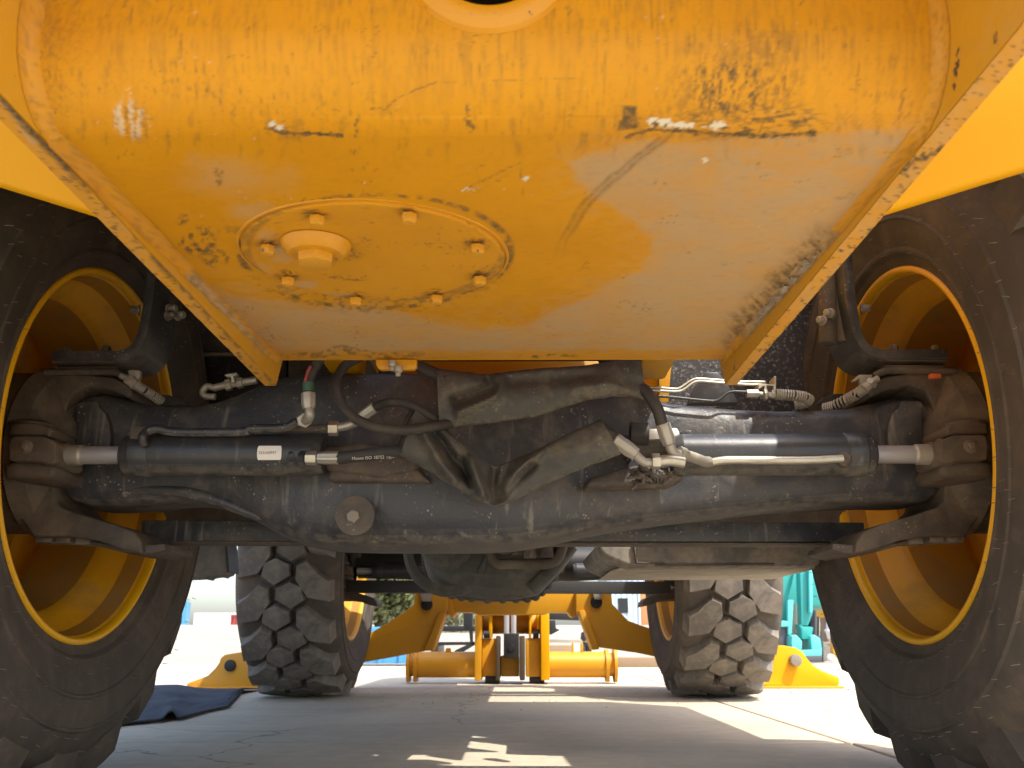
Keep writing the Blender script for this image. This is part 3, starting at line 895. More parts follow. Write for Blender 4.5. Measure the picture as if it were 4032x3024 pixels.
for nm, P, outer, d in LUGS:
    LM.append(lug_mesh('tread_lug', [(w, a + d) for w, a in P], outer))
LMR = []
for m_ in LM:
    c_ = m_.copy(); c_.materials.clear(); c_.materials.append(M['rubber']); LMR.append(c_)
def flipped(me):
    m = me.copy(); n = len(m.vertices); co = np.empty(n * 3); m.vertices.foreach_get('co', co); co = co.reshape(-1, 3); co[:, 0] *= -1
    m.vertices.foreach_set('co', co.ravel()); m.flip_normals(); m.update(); return m
def make_wheel(x, y, hairs, phase=0., proto=None):
    w = part('wheel', (x, y, .59))
    if proto is None:
        make_tyre(w); make_rim(w)
    else:
        for ch in list(proto.children):
            if ch.name.startswith(('tyre', 'rim')):
                c = link_copy(ch, w)
                if x > 0 > proto.location.x: c.scale.x = -1
    for k in range(NP):
        for me_ in (LMR if hairs else LM):
            o = bpy.data.objects.new('tread_lug', me_); COL.objects.link(o); o.parent = w
            o.rotation_euler.x = 2 * PI * k / NP + phase
    if hairs:
        b = MB(); rr = random.Random(int(x * 10 + y * 3)); sg = -1 if x > 0 else 1
        for rad, n in ((.374, 60), (.392, 36), (.437, 78), (.468, 24), (.497, 84), (.520, 50), (.41, 22), (.452, 20), (.482, 22)):
            for k in range(n):
                th = 2 * PI * (k + rr.uniform(-.25, .25)) / n
                if rr.random() < .22: continue
                r_ = rad + rr.uniform(-.003, .003)
                xb = np.interp(r_, [q[1] for q in tyre_profile()[:15]], [q[0] for q in tyre_profile()[:15]]) * sg
                p = Vector((xb - sg * .002, r_ * math.cos(th), r_ * math.sin(th)))
                L = rr.uniform(.006, .013)
                d = Vector((sg, rr.uniform(-.3, .3), rr.uniform(-.45, .1))).normalized()
                b.cyl(p, p + d * L, .0007, .0004, seg=4)
        o = b.build('rubber_hair', 'hair', w); o['kind'] = 'stuff'
    return w
YR, YF = 1.634, 4.326
w1 = make_wheel(-.935, YR, True, .02)
w2 = make_wheel(.935, YR, True, .11, w1)
w3 = make_wheel(-.935, YF, False, .06, w1)
w4 = make_wheel(.935, YF, False, .16, w1)

# ---- rear axle
ra = part('rear_axle')
ra['label'] = 'black rear axle with dusty underside'
AX = [(296, 1600, 1945), (318, 1560, 1968), (345, 1545, 1980), (400, 1541, 1990), (470, 1553, 1990), (540, 1575, 1985), (620, 1583, 1978), (700, 1584, 1968), (780, 1583, 1964), (860, 1566, 1975), (930, 1540, 2000), (990, 1512, 2025), (1060, 1480, 2060), (1130, 1460, 2098), (1210, 1450, 2127), (1310, 1446, 2143), (1480, 1446, 2147), (1720, 1446, 2148), (1900, 1446, 2147), (2020, 1446, 2141), (2150, 1450, 2122), (2290, 1460, 2092), (2430, 1490, 2070), (2540, 1545, 2055), (2650, 1575, 2040), (2780, 1590, 2026), (2920, 1600, 2010), (3080, 1606, 1993), (3220, 1604, 1983), (3340, 1597, 1977), (3430, 1578, 1975), (3510, 1557, 1978), (3580, 1552, 1975), (3625, 1560, 1965), (3655, 1590, 1940)]
def axle_beam():
    b = MB(); rings = []
    for i, (px, t, bt) in enumerate(AX):
        cen = math.exp(-((px - 1680) / 620.) ** 4)
        hy = .082 + .045 * cen
        yf = YR - hy * .85
        a = UY(px, t, yf); c = UY(px, bt, yf)
        x = a.x; zc = (a.z + c.z) / 2; hz = (a.z - c.z) / 2
        ring = []
        ex = 2 / 4.6
        for k in range(36):
            f = 2 * PI * k / 36
            cs, sn = math.cos(f), math.sin(f)
            ring.append(Vector((x, YR + hy * math.copysign(abs(cs) ** ex, cs), zc + hz * math.copysign(abs(sn) ** ex, sn))))
        rings.append(ring)
    b.rings(rings)
    return b.build('axle_beam', 'black', ra, sharp=60)
axle_beam()
# raised rib along the lower edge of the arms and worn end plates
def rib(pts, y, r, rs=None):
    return MB().tube([UY(px, py, y) for px, py in pts], r, 10, rs=rs)
o = rib([(420, 1940), (560, 1928), (720, 1935), (860, 1972), (980, 2020), (1060, 2050)], YR - .070, .011, lambda q: .15 + .85 * math.sin(PI * q) ** .5).build('casting_rib', 'black', ra)
b = MB().py(mp(RL, [(950, 745), (1000, 728), (1220, 728), (1235, 800), (1310, 870), (1360, 1000), (1380, 1160), (1365, 1300), (1000, 1330), (945, 1320)]), YR - .096, YR - .06)
e1 = b.build('end_plate', 'black', ra, bevel=.005); mirror_of(e1)
b = MB().cyl(UY(*RC(0, 0), 1) * 0 + UY(1397, 2030, YR - .150), UY(1397, 2030, YR - .150) + Vector((0, .06, 0)), .0285, seg=40)
b.cyl(UY(1397, 2030, YR - .158), UY(1397, 2030, YR - .158) + Vector((0, .02, 0)), .0335, .0285, seg=40)
b.build('level_plug_flange', 'black_dusty', ra, bevel=.003)
MB().hexbolt(UY(1392, 2034, YR - .156), (0, -1, 0), .0120, .009).build('level_plug', 'bolt', ra, bevel=.001)
# steering knuckles, hubs, trunnion caps
KN = [(58, 1650), (64, 1550), (105, 1507), (209, 1474), (354, 1475), (450, 1486), (512, 1520), (520, 1552), (500, 1562), (440, 1535), (345, 1520), (292, 1545), (266, 1590), (240, 1690), (228, 1740), (212, 1790), (212, 1860), (214, 1970), (242, 2000), (330, 2030), (450, 2062), (530, 2096), (556, 2132), (560, 2180), (470, 2162), (380, 2128), (270, 2112), (130, 2112), (96, 2060), (22, 1965), (8, 1880), (20, 1760)]
k1 = MB().py(KN, YR - .085, YR + .085).build('axle_knuckle', 'black_dusty', ra, bevel=.014, seg=3)
mirror_of(k1)
b = MB().py([(600, 2145), (648, 2140), (652, 2165), (600, 2180), (470, 2172), (350, 2140), (350, 2128), (470, 2150)], YR - .07, YR + .07)
o = b.build('knuckle_foot', 'black_dusty', ra, bevel=.006); mirror_of(o)
for px, py, w_ in ((170, 2120, 60), (245, 2122, 50), (330, 2128, 60)):
    p = UY(px, py, YR - .06)
    o = MB().box(p + Vector((0, .02, 0)), (w_ / 2050, .04, .014)).build('knuckle_bolt', 'bolt', ra, bevel=.002); mirror_of(o)
b = MB().lathe((-.78, YR, .59), (-1, 0, 0), [(-.04, .08), (.0, .10), (.03, .150), (.06, .160), (.07, .150), (.20, .15), (.28, .14), (.285, .001)], 48)
o = b.build('wheel_hub', 'black_dusty', ra); mirror_of(o)
EY = 1.47
def at(px, py, Y=EY): return UY(px, py, Y)
b = MB().py(mp(RL, [(130, 1175), (180, 1155), (540, 1160), (640, 1200), (690, 1240), (700, 1460), (660, 1500), (600, 1510), (500, 1480), (110, 1460), (100, 1280)]), EY - .04, EY + .055)
o = b.build('rod_eye', 'black_dusty', ra, bevel=.009, seg=3); mirror_of(o)
b = MB().py(mp(RL, [(130, 1010), (330, 985), (520, 1010), (620, 1040), (635, 1100), (600, 1165), (560, 1155), (160, 1150), (110, 1140)]), EY - .02, EY + .12)
o = b.build('trunnion_cap', 'black_dusty', ra, bevel=.008, seg=3); mirror_of(o)
b = MB().py(mp(RL, [(60, 1480), (300, 1475), (520, 1490), (690, 1500), (690, 1600), (660, 1680), (40, 1680), (50, 1560)]), EY - .015, EY + .12)
o = b.build('lower_trunnion', 'black_dusty', ra, bevel=.010, seg=3); mirror_of(o)
p = at(*RL(330, 1300), EY - .040)
b = MB().cyl(p, p + Vector((0, -.003, 0)), .0115, seg=24); b.hexbolt(p + Vector((0, -.002, 0)), (0, -1, 0), .0066, .007)
o = b.build('rod_bolt', 'bolt', ra, bevel=.0008); mirror_of(o)
p = at(*RL(420, 975), EY + .03)
b = MB().lathe(p - Vector((0, 0, .014)), (0, 0, 1), [(0, .040), (.006, .039), (.011, .028), (.013, .001)], 32)
o = b.build('trunnion_dome', 'black_dusty', ra); mirror_of(o)
# cross bar behind the axle (tie rod guard)
TB = [(556, 2047), (3404, 2056), (3404, 2134), (556, 2132)]
MB().py(TB, 1.75, 1.80).build('tie_bar', 'black', ra, bevel=.004)
MB().py([(545, 2130), (3410, 2138), (3410, 2145), (545, 2139)], 1.747, 1.803).build('tie_bar_lip', 'black_dusty', ra, bevel=.002)
# small upper support plates
b = MB().py(mp(RL, [(1560, 660), (1600, 640), (2080, 640), (2212, 690), (2300, 760), (1700, 760)]), YR + .05, YR + .07)
o = b.build('hose_shelf', 'black', ra, bevel=.003); mirror_of(o)
b = MB().py(mp(RB, [(840, 420), (870, 350), (1040, 360), (1180, 540), (1300, 745), (660, 745), (740, 540)]), YR + .01, YR + .04)
b.build('axle_bracket', 'black_clean', ra, bevel=.004)

# ---- steering cylinders
AZ = UY(2016, 1791, EY).z
def steer_cyl():
    s = part('steering_cylinder')
    X = lambda px: UY(px, 1785, EY - .028).x
    A = lambda x: Vector((x, EY, AZ))
    xg, xe = X(462), X(1262)
    b = MB().lathe(A(xg), (1, 0, 0), [(.028, .001), (.028, .0345), (.045, .0350), (.32, .0350), (xe - xg - .015, .0350), (xe - xg, .030), (xe - xg, .001)], 40)
    b.build('barrel', 'black_clean', s)
    b = MB().lathe(A(xg), (1, 0, 0), [(0, .001), (0, .0285), (.004, .0325), (.016, .0335), (.018, .0365), (.046, .0370), (.050, .0352), (.052, .001)], 40)
    b.build('gland', 'black_clean', s)
    b = MB().cyl(A(X(292)), A(xg + .01), .0152, seg=28)
    b.build('piston_rod', 'chrome', s)
    b = MB().lathe(A(X(232)), (1, 0, 0), [(0, .001), (0, .0170), (.004, .0176), (.024, .0172), (.026, .0155), (.030, .0150), (.030, .001)], 28)
    b.build('rod_sleeve', 'zinc_dusty', s)
    b = MB().lathe(A(X(165)), (1, 0, 0), [(0, .001), (0, .026), (.012, .027), (.016, .022), (.030, .021), (.031, .001)], 28)
    b.build('rod_end', 'black_dusty', s)
    return s
s1 = steer_cyl(); s1['label'] = 'dusty black steering cylinder with a white part label'
s2 = part('steering_cylinder')
for c in s1.children: mirror_of(c, s2)
s2['label'] = 'grey sunlit steering cylinder with a pale feed pipe'
# pipes, ports on the left barrel
yb = EY - .022
b = MB().tube([at(*RL(1800, 1260), EY - .036), at(*RL(1775, 1180), EY - .045), at(*RL(1820, 1110), EY - .04), at(*RL(1950, 1068), EY - .036), at(700, 1701, EY - .03), at(950, 1700, EY - .03), at(*RH(-40, 850), EY - .03), at(*RH(330, 840), EY - .03), at(*RH(470, 770), EY - .035)], .0073, 14)
b.build('feed_pipe', 'black_clean', s1)
b = MB().tube([at(*RH(260, 865), EY + .0), at(*RH(500, 855), EY + .0), at(*RH(800, 850), EY - .0)], .0073, 12)
b.build('feed_pipe', 'black_dusty', s1)
b = MB().py(mp(RL, [(1600, 1110), (1680, 1028), (1850, 1040), (1890, 1080), (1800, 1180), (1720, 1230), (1600, 1200)]), EY - .03, EY + .01)
b.build('port_block', 'black_dusty', s1, bevel=.005)
p = at(*RH(430, 1130), EY - .03)
MB().lathe(p + Vector((-.003, .02, 0)), (0, -1, 0), [(0, .022), (.012, .021), (.022, .013), (.026, .001)], 24).build('port_boss', 'black_clean', s1)
# label plate with its print
def plate_text(txt, c, h, mat, par, rot=0., yoff=0., name='lettering'):
    cu = bpy.data.curves.new(name, 'FONT'); cu.body = txt; cu.size = h; cu.align_x = 'CENTER'; cu.align_y = 'CENTER'; cu.extrude = .00005
    t = bpy.data.objects.new(name, cu); COL.objects.link(t)
    dg = bpy.context.evaluated_depsgraph_get()
    me = bpy.data.meshes.new_from_object(t.evaluated_get(dg))
    bpy.data.objects.remove(t)
    me.transform(Matrix.Translation(c) @ Matrix.Rotation(rot, 4, 'Y') @ Matrix.Rotation(PI / 2, 4, 'X'))
    return finish(name, me, mat, par)
def sticker():
    cx_, cy_ = RH(167, 1114)
    p = at(cx_, cy_, EY - .0352)
    hw, hh = 131 * .3617 / 3500 * 1.48, 78 * .3617 / 3500 * 1.48
    ang0 = math.asin((p.z - AZ) / .0356)
    rows = []
    for k in range(9):
        a = ang0 + hh / .0356 * (1 - k / 4)
        row = []
        cut = .0016 if k in (0, 8) else (.0006 if k in (1, 7) else 0)
        for q in (-hw + cut, -hw / 2, 0, hw / 2, hw - cut):
            row.append(Vector((p.x + q, EY - .0357 * math.cos(a), AZ + .0357 * math.sin(a))))
        rows.append(row)
    MB().rings(rows, cap=False, closed=False).build('part_label', 'white', s1)
    yy = EY - .0357 * math.cos(ang0) - .0004
    plate_text('333/A0997', Vector((p.x - .003, yy, p.z)), .0066, 'print', s1)
sticker()
# right barrel pipe and port
b = MB().tube([at(2790, 1822, EY - .034), at(2860, 1812, EY - .037), at(3000, 1812, EY - .037), at(3180, 1812, EY - .037), at(3318, 1806, EY - .037)], .0067, 14)
b.build('feed_pipe', 'zinc', s2)
p = at(3325, 1806, EY - .036)
b = MB().lathe(p + Vector((0, .012, 0)), (0, -1, 0), [(0, .0125), (.012, .0125), (.016, .009), (.017, .001)], 20); b.build('port_boss', 'black_dusty', s2)
b = MB().py(mp(RB, [(560, 1070), (700, 1080), (745, 1140), (700, 1230), (580, 1200)]), EY - .01, EY + .03); b.build('port_block', 'black_clean', s2, bevel=.004)
b = MB().py(mp(RB, [(380, 1060), (530, 1050), (565, 1120), (540, 1180), (400, 1190)]), EY - .012, EY + .03); b.build('port_nut', 'white', s2, bevel=.006)
b = MB().tube([at(*RB(-60, 1130), EY + .01), at(*RB(160, 1140), EY + .01)], .020, 14, 0); b.build('port_sleeve', 'hose', s2)
b = MB().py(mp(RB, [(160, 1060), (330, 1060), (340, 1200), (160, 1210)]), EY - .005, EY + .025); b.build('port_nut', 'zinc_dusty', s2, bevel=.006)
b = MB().tube([at(*RB(-120, 1300), EY + .03), at(*RB(100, 1290), EY + .03), at(*RB(300, 1270), EY + .03), at(*RB(620, 1280), EY + .03)], .021, 12, 4); b.build('end_clevis', 'black_dusty', s2)
# clevises under the sleeves in the middle
for P in ([(1250, 1760), (1420, 1740), (1560, 1760), (1640, 1800), (1640, 1850), (1500, 1880), (1280, 1850)], [(2320, 1880), (2500, 1830), (2640, 1840), (2700, 1880), (2640, 1910), (2300, 1920)]):
    MB().py(P, EY + .005, EY + .06).build('cylinder_anchor', 'black_dusty', ra, bevel=.012, seg=3)
MB().py([(1290, 1850), (1500, 1800), (1640, 1840), (1700, 1900), (1640, 1895), (1290, 1893)], YR - .15, YR - .06).build('cylinder_anchor', 'black_dusty', ra, bevel=.01, seg=3)

# ---- hoses
def hose(name, pts, r, mat='hose', seg=14, label=None):
    o = root(MB().tube([UY(x, y, Y) for x, y, Y in pts], r, seg).build(name, mat))
    if label: o['label'] = label
    return o
def crimp(par, a, bq, r, mat='zinc_dusty'):
    """ribbed crimped end between two points"""
    a = Vector(a); q = Vector(bq); d = (q - a); L = d.length
    b = MB()
    seg = 28; t = d.normalized(); u = Vector((0, 1, 0)); s = t.cross(u).normalized(); u = s.cross(t)
    rings = []
    for f, rr_ in ((0, .9), (.04, 1.0), (.72, 1.0), (.8, .92), (.98, .85), (1.0, .62)):
        rings.append([a + d * f + (s * math.cos(2 * PI * k / seg) + u * math.sin(2 * PI * k / seg)) * r * rr_ * (1 if (k // 2) % 2 else .94) for k in range(seg)])
    b.rings(rings)
    return b.build('hose_fitting', mat, par, sharp=25)
def nut(par, c, d, r, L, mat='zinc'):
    c = Vector(c); d = Vector(d).normalized()
    b = MB().cyl(c - d * L / 2, c + d * L / 2, r, seg=6, rot=.25)
    return b.build('hose_nut', mat, par, bevel=.0016)
def zh(f, pts, Y): return [(*f(x, y), yy) for (x, y), yy in zip(pts, Y)]
# A: vertical hose with red print and green band, elbow to the left pipe
h = hose('hydraulic_hose', [(1265, 1400, 1.36), *[(*RH(x, y), 1.37) for x, y in ((690, 140), (640, 230), (603, 330), (593, 460))]], .0086, label='brown hose with red print and a green band')
a = UY(*RH(593, 355), 1.37); c = UY(*RH(594, 448), 1.37)
MB().cyl(a, c, .0094, seg=20).build('hose_band', 'green', h)
MB().tube([UY(*RH(x, y), 1.3605) for x, y in ((615, 170), (580, 250), (557, 340))], .0028, 8).build('hose_stripe', 'red', h)
crimp(h, UY(*RH(594, 462), 1.37), UY(*RH(598, 640), 1.37), .0118)
MB().tube([UY(*RH(x, y), Y) for x, y, Y in ((602, 630, 1.37), (608, 700, 1.37), (590, 745, 1.385), (545, 770, 1.41))], .0076, 14).build('hose_elbow', 'zinc_dusty', h)
nut(h, UY(*RH(545, 755), 1.405), UY(*RH(560, 770), 1.38) - UY(*RH(520, 735), 1.42), .0128, .014, 'zinc_dusty')
# B: big loop
h = hose('hydraulic_hose', zh(RH, [(1180, 60), (1010, 150), (935, 240), (890, 340), (885, 440), (930, 560), (1010, 660), (1110, 745), (1260, 815), (1420, 855), (1600, 865), (1800, 850), (2000, 820), (2150, 790)], [1.42, 1.40, 1.38, 1.36, 1.345, 1.335, 1.33, 1.33, 1.33, 1.335, 1.34, 1.345, 1.36, 1.38]), .0080, label='thick black hose bent into a wide loop')
# C: inner hose with fitting and nut
h = hose('hydraulic_hose', zh(RH, [(1310, 625), (1400, 580), (1500, 560), (1620, 572), (1740, 610), (1850, 670), (1960, 740), (2080, 800)], [1.41, 1.40, 1.39, 1.385, 1.38, 1.38, 1.38, 1.39]), .0074, label='dusty hose curving under the rubber sleeve')
crimp(h, UY(*RH(1315, 620), 1.41), UY(*RH(1150, 740), 1.42), .0100, 'zinc')
MB().tube([UY(*RH(x, y), Y) for x, y, Y in ((1150, 735, 1.42), (1090, 790, 1.43), (1010, 820, 1.435), (900, 840, 1.44))], .0075, 14).build('hose_elbow', 'zinc', h)
nut(h, UY(*RH(868, 850), 1.44), (1, 0, 0), .0128, .016, 'zinc')
# D: printed hose from left barrel into lower sleeve
h = hose('hydraulic_hose', zh(RH, [(900, 1172), (1050, 1155), (1250, 1130), (1450, 1108), (1600, 1110), (1800, 1140)], [1.42, 1.415, 1.41, 1.405, 1.40, 1.40]), .0100, label='hose with white standard print along its side')
crimp(h, UY(*RH(925, 1170), 1.42), UY(*RH(690, 1170), 1.42), .0110, 'zinc')
nut(h, UY(*RH(625, 1173), 1.42), (1, 0, 0), .0120, .018, 'zinc')
MB().cyl(UY(*RH(520, 1175), 1.43), UY(*RH(590, 1175), 1.425), .0125, seg=18).build('hose_stub', 'black_clean', h)
plate_text('Monte ISO 18752 Type B', UY(*RH(1320, 1166), 1.3985), .0072, 'print_white', h, rot=-.045)
# E: thin dark line behind
hose('hydraulic_hose', zh(RH, [(1740, 620), (1660, 770), (1600, 900), (1540, 1060)], [1.46, 1.46, 1.46, 1.46]), .0042)
# F: short stub at the top of the sleeve
hose('hydraulic_hose', zh(RH, [(1740, 150), (1850, 200), (2000, 270), (2100, 330)], [1.40, 1.39, 1.385, 1.38]), .0105)
# G: right hoses
h = hose('hydraulic_hose', zh(RB, [(20, 520), (130, 600), (220, 720), (290, 850), (335, 1010)], [1.38, 1.37, 1.365, 1.365, 1.37]), .0096, label='hose dropping from the upper sleeve to the right cylinder')
crimp(h, UY(*RB(345, 1010), 1.37), UY(*RB(430, 1270), 1.375), .0118)
MB().tube([UY(*RB(x, y), Y) for x, y, Y in ((428, 1255, 1.375), (455, 1330, 1.38), (500, 1380, 1.385), (560, 1400, 1.39))], .0082, 14).build('hose_elbow', 'zinc_dusty', h)
nut(h, UY(*RB(590, 1385), 1.392), UY(*RB(640, 1400), 1.40) - UY(*RB(560, 1370), 1.39), .0118, .015, 'zinc')
MB().tube([UY(*RB(x, y), Y) for x, y, Y in ((620, 1395, 1.395), (740, 1430, 1.41), (860, 1475, 1.425), (920, 1480, 1.435))], .0088, 14).build('hose_elbow', 'zinc', h)
h = hose('hydraulic_hose', zh(R5, [(1650, 1100), (1700, 1130), (1765, 1180)], [1.39, 1.38, 1.375]), .0108)
crimp(h, UY(*R5(1745, 1170), 1.375), UY(*R5(1880, 1265), 1.375), .0120)
MB().tube([UY(*R5(x, y), 1.378) for x, y in ((1870, 1258), (1900, 1290), (1935, 1312), (1990, 1312))], .0072, 14).build('hose_elbow', 'zinc_dusty', h)
nut(h, UY(*R5(2000, 1308), 1.378), (1, 0, .0), .0135, .013, 'zinc')
MB().tube([UY(*R5(x, y), 1.38) for x, y in ((2010, 1308), (2090, 1300), (2180, 1312))], .0090, 14).build('hose_elbow', 'zinc', h)
b = MB()
for k in range(60):
    rr_ = random.Random(k); p = UY(*R5(1955 + rr_.gauss(0, 58), 1395 + rr_.gauss(0, 24)), 1.418 + rr_.uniform(-.01, .01))
    bmesh.ops.create_icosphere(b.bm, subdivisions=1, radius=rr_.uniform(.003, .008), matrix=Matrix.Translation(p) @ Matrix.Rotation(rr_.uniform(0, 3), 4, 'Y') @ Matrix.Diagonal((1.7, 1.2, .6, 1)))
o = root(b.build('dried_mud_lump', 'black_dusty', sharp=20)); o['kind'] = 'stuff'

# ---- rubber sleeves round the hose bundle
def sleeve(top, bot, yc, th, creases, ns=110, nt=34):
    top = [np.array(p, float) for p in top]; bot = [np.array(p, float) for p in bot]
    def along(P, s):
        L = [0]
        for a, q in zip(P[:-1], P[1:]): L.append(L[-1] + np.linalg.norm(q - a))
        t = s * L[-1]
        for i in range(len(P) - 1):
            if t <= L[i + 1] or i == len(P) - 2:
                f = (t - L[i]) / (L[i + 1] - L[i]); return P[i] * (1 - f) + P[i + 1] * f
    rings = []
    for i in range(ns + 1):
        s = i / ns; a, c = along(top, s), along(bot, s)
        ring = []
        for k in range(2 * nt):
            f = k / (2 * nt) * 2 * PI
            t = (1 - math.cos(f)) / 2
            px = a * (1 - t) + c * t
            front = math.sin(f) > 0
            Y = yc - th * (math.sin(f) ** .45 if front else -.55 * abs(math.sin(f)) ** .6)
            if front:
                amt = math.sin(f) ** .7
                for pts, w_, A in creases:
                    dd = dline(np.array([px]), pts)[0]
                    Y += amt * A * math.exp(-(dd / w_) ** 2)
                Y += amt * .010 * (fbm(np.array([px[0] / 70]), np.array([px[1] / 70]), 301)[0] - .5)
            jit = (fbm(np.array([px[0] / 35]), np.array([px[1] / 35 + 9]), 302)[0] - .5) * 9
            ring.append(UY(px[0], px[1] + jit, Y))
        rings.append(ring)
    o = MB().rings(rings).build('hose_sleeve', 'sleeve', sharp=70)
    return root(o)
o = sleeve(mp(R5, [(636, 725), (760, 745), (900, 765), (1010, 760), (1200, 735), (1450, 715), (1700, 690), (1905, 650)]),
       mp(R5, [(655, 1106), (800, 1090), (1000, 1068), (1250, 1030), (1560, 930), (1740, 905), (1850, 905), (1945, 935)]), 1.395, .030,
       [(mp(R5, [(1010, 770), (1040, 830), (1000, 900), (880, 950), (780, 1000)]), 20, -.020), (mp(R5, [(960, 790), (985, 835), (900, 880), (760, 920)]), 22, .024), (mp(R5, [(1100, 800), (1300, 790), (1600, 760)]), 30, .010), (mp(R5, [(1500, 850), (1700, 820), (1850, 880)]), 26, -.012)])
o['label'] = 'upper flat rubber sleeve hanging under the tail plate'
o = sleeve(mp(R5, [(510, 968), (600, 1035), (700, 1110), (800, 1190), (900, 1270), (1000, 1338), (1090, 1310), (1290, 1215), (1500, 1112), (1660, 1042)]),
       mp(R5, [(408, 1270), (480, 1310), (560, 1352), (700, 1440), (850, 1525), (1000, 1592), (1110, 1560), (1300, 1462), (1500, 1368), (1785, 1262)]), 1.395, .028,
       [(mp(R5, [(560, 1130), (640, 1280), (740, 1420)]), 22, -.022), (mp(R5, [(620, 1120), (730, 1270), (820, 1400)]), 18, .024), (mp(R5, [(850, 1290), (890, 1420), (930, 1510)]), 20, -.022), (mp(R5, [(800, 1300), (850, 1450)]), 16, .020), (mp(R5, [(1000, 1350), (985, 1450), (990, 1560)]), 26, .030), (mp(R5, [(1290, 1230), (1150, 1360), (1060, 1480)]), 20, -.020), (mp(R5, [(1230, 1330), (1100, 1450), (1040, 1530)]), 18, .018), (mp(R5, [(1080, 1330), (1040, 1480)]), 16, .018)])
o['label'] = 'lower rubber sleeve folded into a V over the axle'

# ---- brake lines on top of the axle
def line(name, f, pts, Y, r, mat, label=None):
    return root(MB().tube([UY(*f(x, y), Y) for x, y in pts], r, 10, 4).build(name, mat))
line('brake_pipe', RB, [(60, 545), (300, 560), (510, 575), (590, 545), (700, 470), (790, 448), (1000, 462), (1300, 484), (1620, 488)], 1.56, .0026, 'zinc')
line('brake_pipe', RB, [(140, 580), (320, 598), (530, 606), (620, 575), (720, 500), (810, 478), (1000, 492), (1300, 514), (1580, 524)], 1.552, .0026, 'zinc')
line('brake_pipe', RB, [(260, 660), (500, 680), (800, 712), (1000, 722), (1080, 680), (1190, 610), (1400, 612)], 1.545, .0026, 'black_clean')
def spring_hose(pts, r, coils, par=None):
    o = root(MB().tube(pts, r * .72, 12).build('brake_hose', 'hose'))
    P = pts; n = coils * 10
    def on(t):
        t *= len(P) - 1; i = min(int(t), len(P) - 2); f = t - i
        return P[i].lerp(P[i + 1], f), (P[i + 1] - P[i]).normalized()
    q = []
    for k in range(n + 1):
        p, d = on(k / n); u = Vector((0, 1, 0)); s = d.cross(u).normalized(); u = s.cross(d)
        a = 2 * PI * coils * k / n
        q.append(p + (s * math.cos(a) + u * math.sin(a)) * r)
    MB().tube(q, r * .22, 6, 0).build('guard_spring', 'zinc_dusty', o)
    return o
h = spring_hose([UY(*RB(x, y), Y) for x, y, Y in ((1740, 640, 1.55), (1850, 645, 1.55), (1990, 655, 1.55), (2110, 675, 1.555), (2175, 715, 1.57), (2100, 750, 1.58), (1990, 770, 1.585))], .0088, 26)
h['label'] = 'coiled spring guarded brake hose on the right of the axle'
for a, c, r_, sg_ in (((1385, 635), (1535, 635), .0082, 6), ((1535, 635), (1600, 640), .0046, 12), ((1600, 645), (1640, 645), .0110, 6), ((1650, 650), (1745, 650), .0060, 12), ((1690, 640), (1735, 645), .0085, 6)):
    MB().cyl(UY(*RB(*a), 1.545), UY(*RB(*c), 1.545), r_, seg=sg_).build('hose_fitting', 'zinc_dusty', h, bevel=.001)
MB().py(mp(RB, [(1540, 505), (1735, 515), (1735, 410), (1760, 412), (1755, 600), (1725, 600), (1725, 532), (1640, 530), (1650, 640), (1620, 640), (1610, 530), (1535, 580)]), 1.54, 1.575).build('pipe_bracket', 'zinc', h, bevel=.001)
spring_hose([UY(*RK(x, y), Y) for x, y, Y in ((420, 500, 1.545), (330, 570, 1.55), (230, 640, 1.56), (120, 700, 1.58), (-60, 790, 1.60), (-180, 820, 1.61))], .0088, 22)
c1 = spring_hose([UY(*RL(x, y), Y) for x, y, Y in ((1650, 500, 1.545), (1720, 545, 1.55), (1800, 590, 1.555), (1900, 650, 1.57), (2000, 720, 1.59))], .0080, 18)
for f, pts in ((RL, ((1500, 410), (1590, 440), (1640, 480), (1690, 530))), (RK, ((500, 440), (430, 480), (380, 530), (320, 580)))):
    p = [UY(*f(*q), 1.542) for q in pts]
    b = MB().cyl(p[0], p[1], .0060, seg=14).cyl(p[1], p[2], .0112, seg=6).cyl(p[2], p[3], .0100, seg=8)
    root(b.build('brake_union', 'zinc_dusty', bevel=.001))
b = MB().py(mp(RL, [(1590, 345), (1640, 335), (1740, 345), (1740, 420), (1700, 480), (1620, 470)]), 1.55, 1.56)
root(b.build('union_bracket', 'zinc_dusty', bevel=.001))
b = MB().py(mp(RK, [(180, 470), (260, 395), (430, 395), (430, 430), (330, 520), (280, 520), (270, 440), (200, 480)]), 1.55, 1.56)
root(b.build('union_bracket', 'zinc_dusty', bevel=.001))
# left hooked pipe with fittings
o = line('brake_pipe', R4, [(1340, 905), (1275, 900), (1262, 870), (1290, 838), (1330, 850)], 1.60, .0062, 'zinc_dusty')
for a, c, r_, sg_ in (((1325, 850), (1410, 830), .0070, 12), ((1405, 835), (1440, 828), .0115, 6), ((1440, 825), (1480, 818), .0075, 12), ((1475, 822), (1510, 815), .0105, 6), ((1510, 815), (1600, 800), .0075, 12)):
    MB().cyl(UY(*R4(*a), 1.60), UY(*R4(*c), 1.60), r_, seg=sg_).build('hose_fitting', 'zinc_dusty', o, bevel=.001)
MB().py(mp(R4, [(1395, 765), (1470, 752), (1475, 765), (1450, 775), (1460, 815), (1440, 815), (1435, 778), (1400, 775)]), 1.585, 1.60).build('pipe_clip', 'zinc', o, bevel=.001)

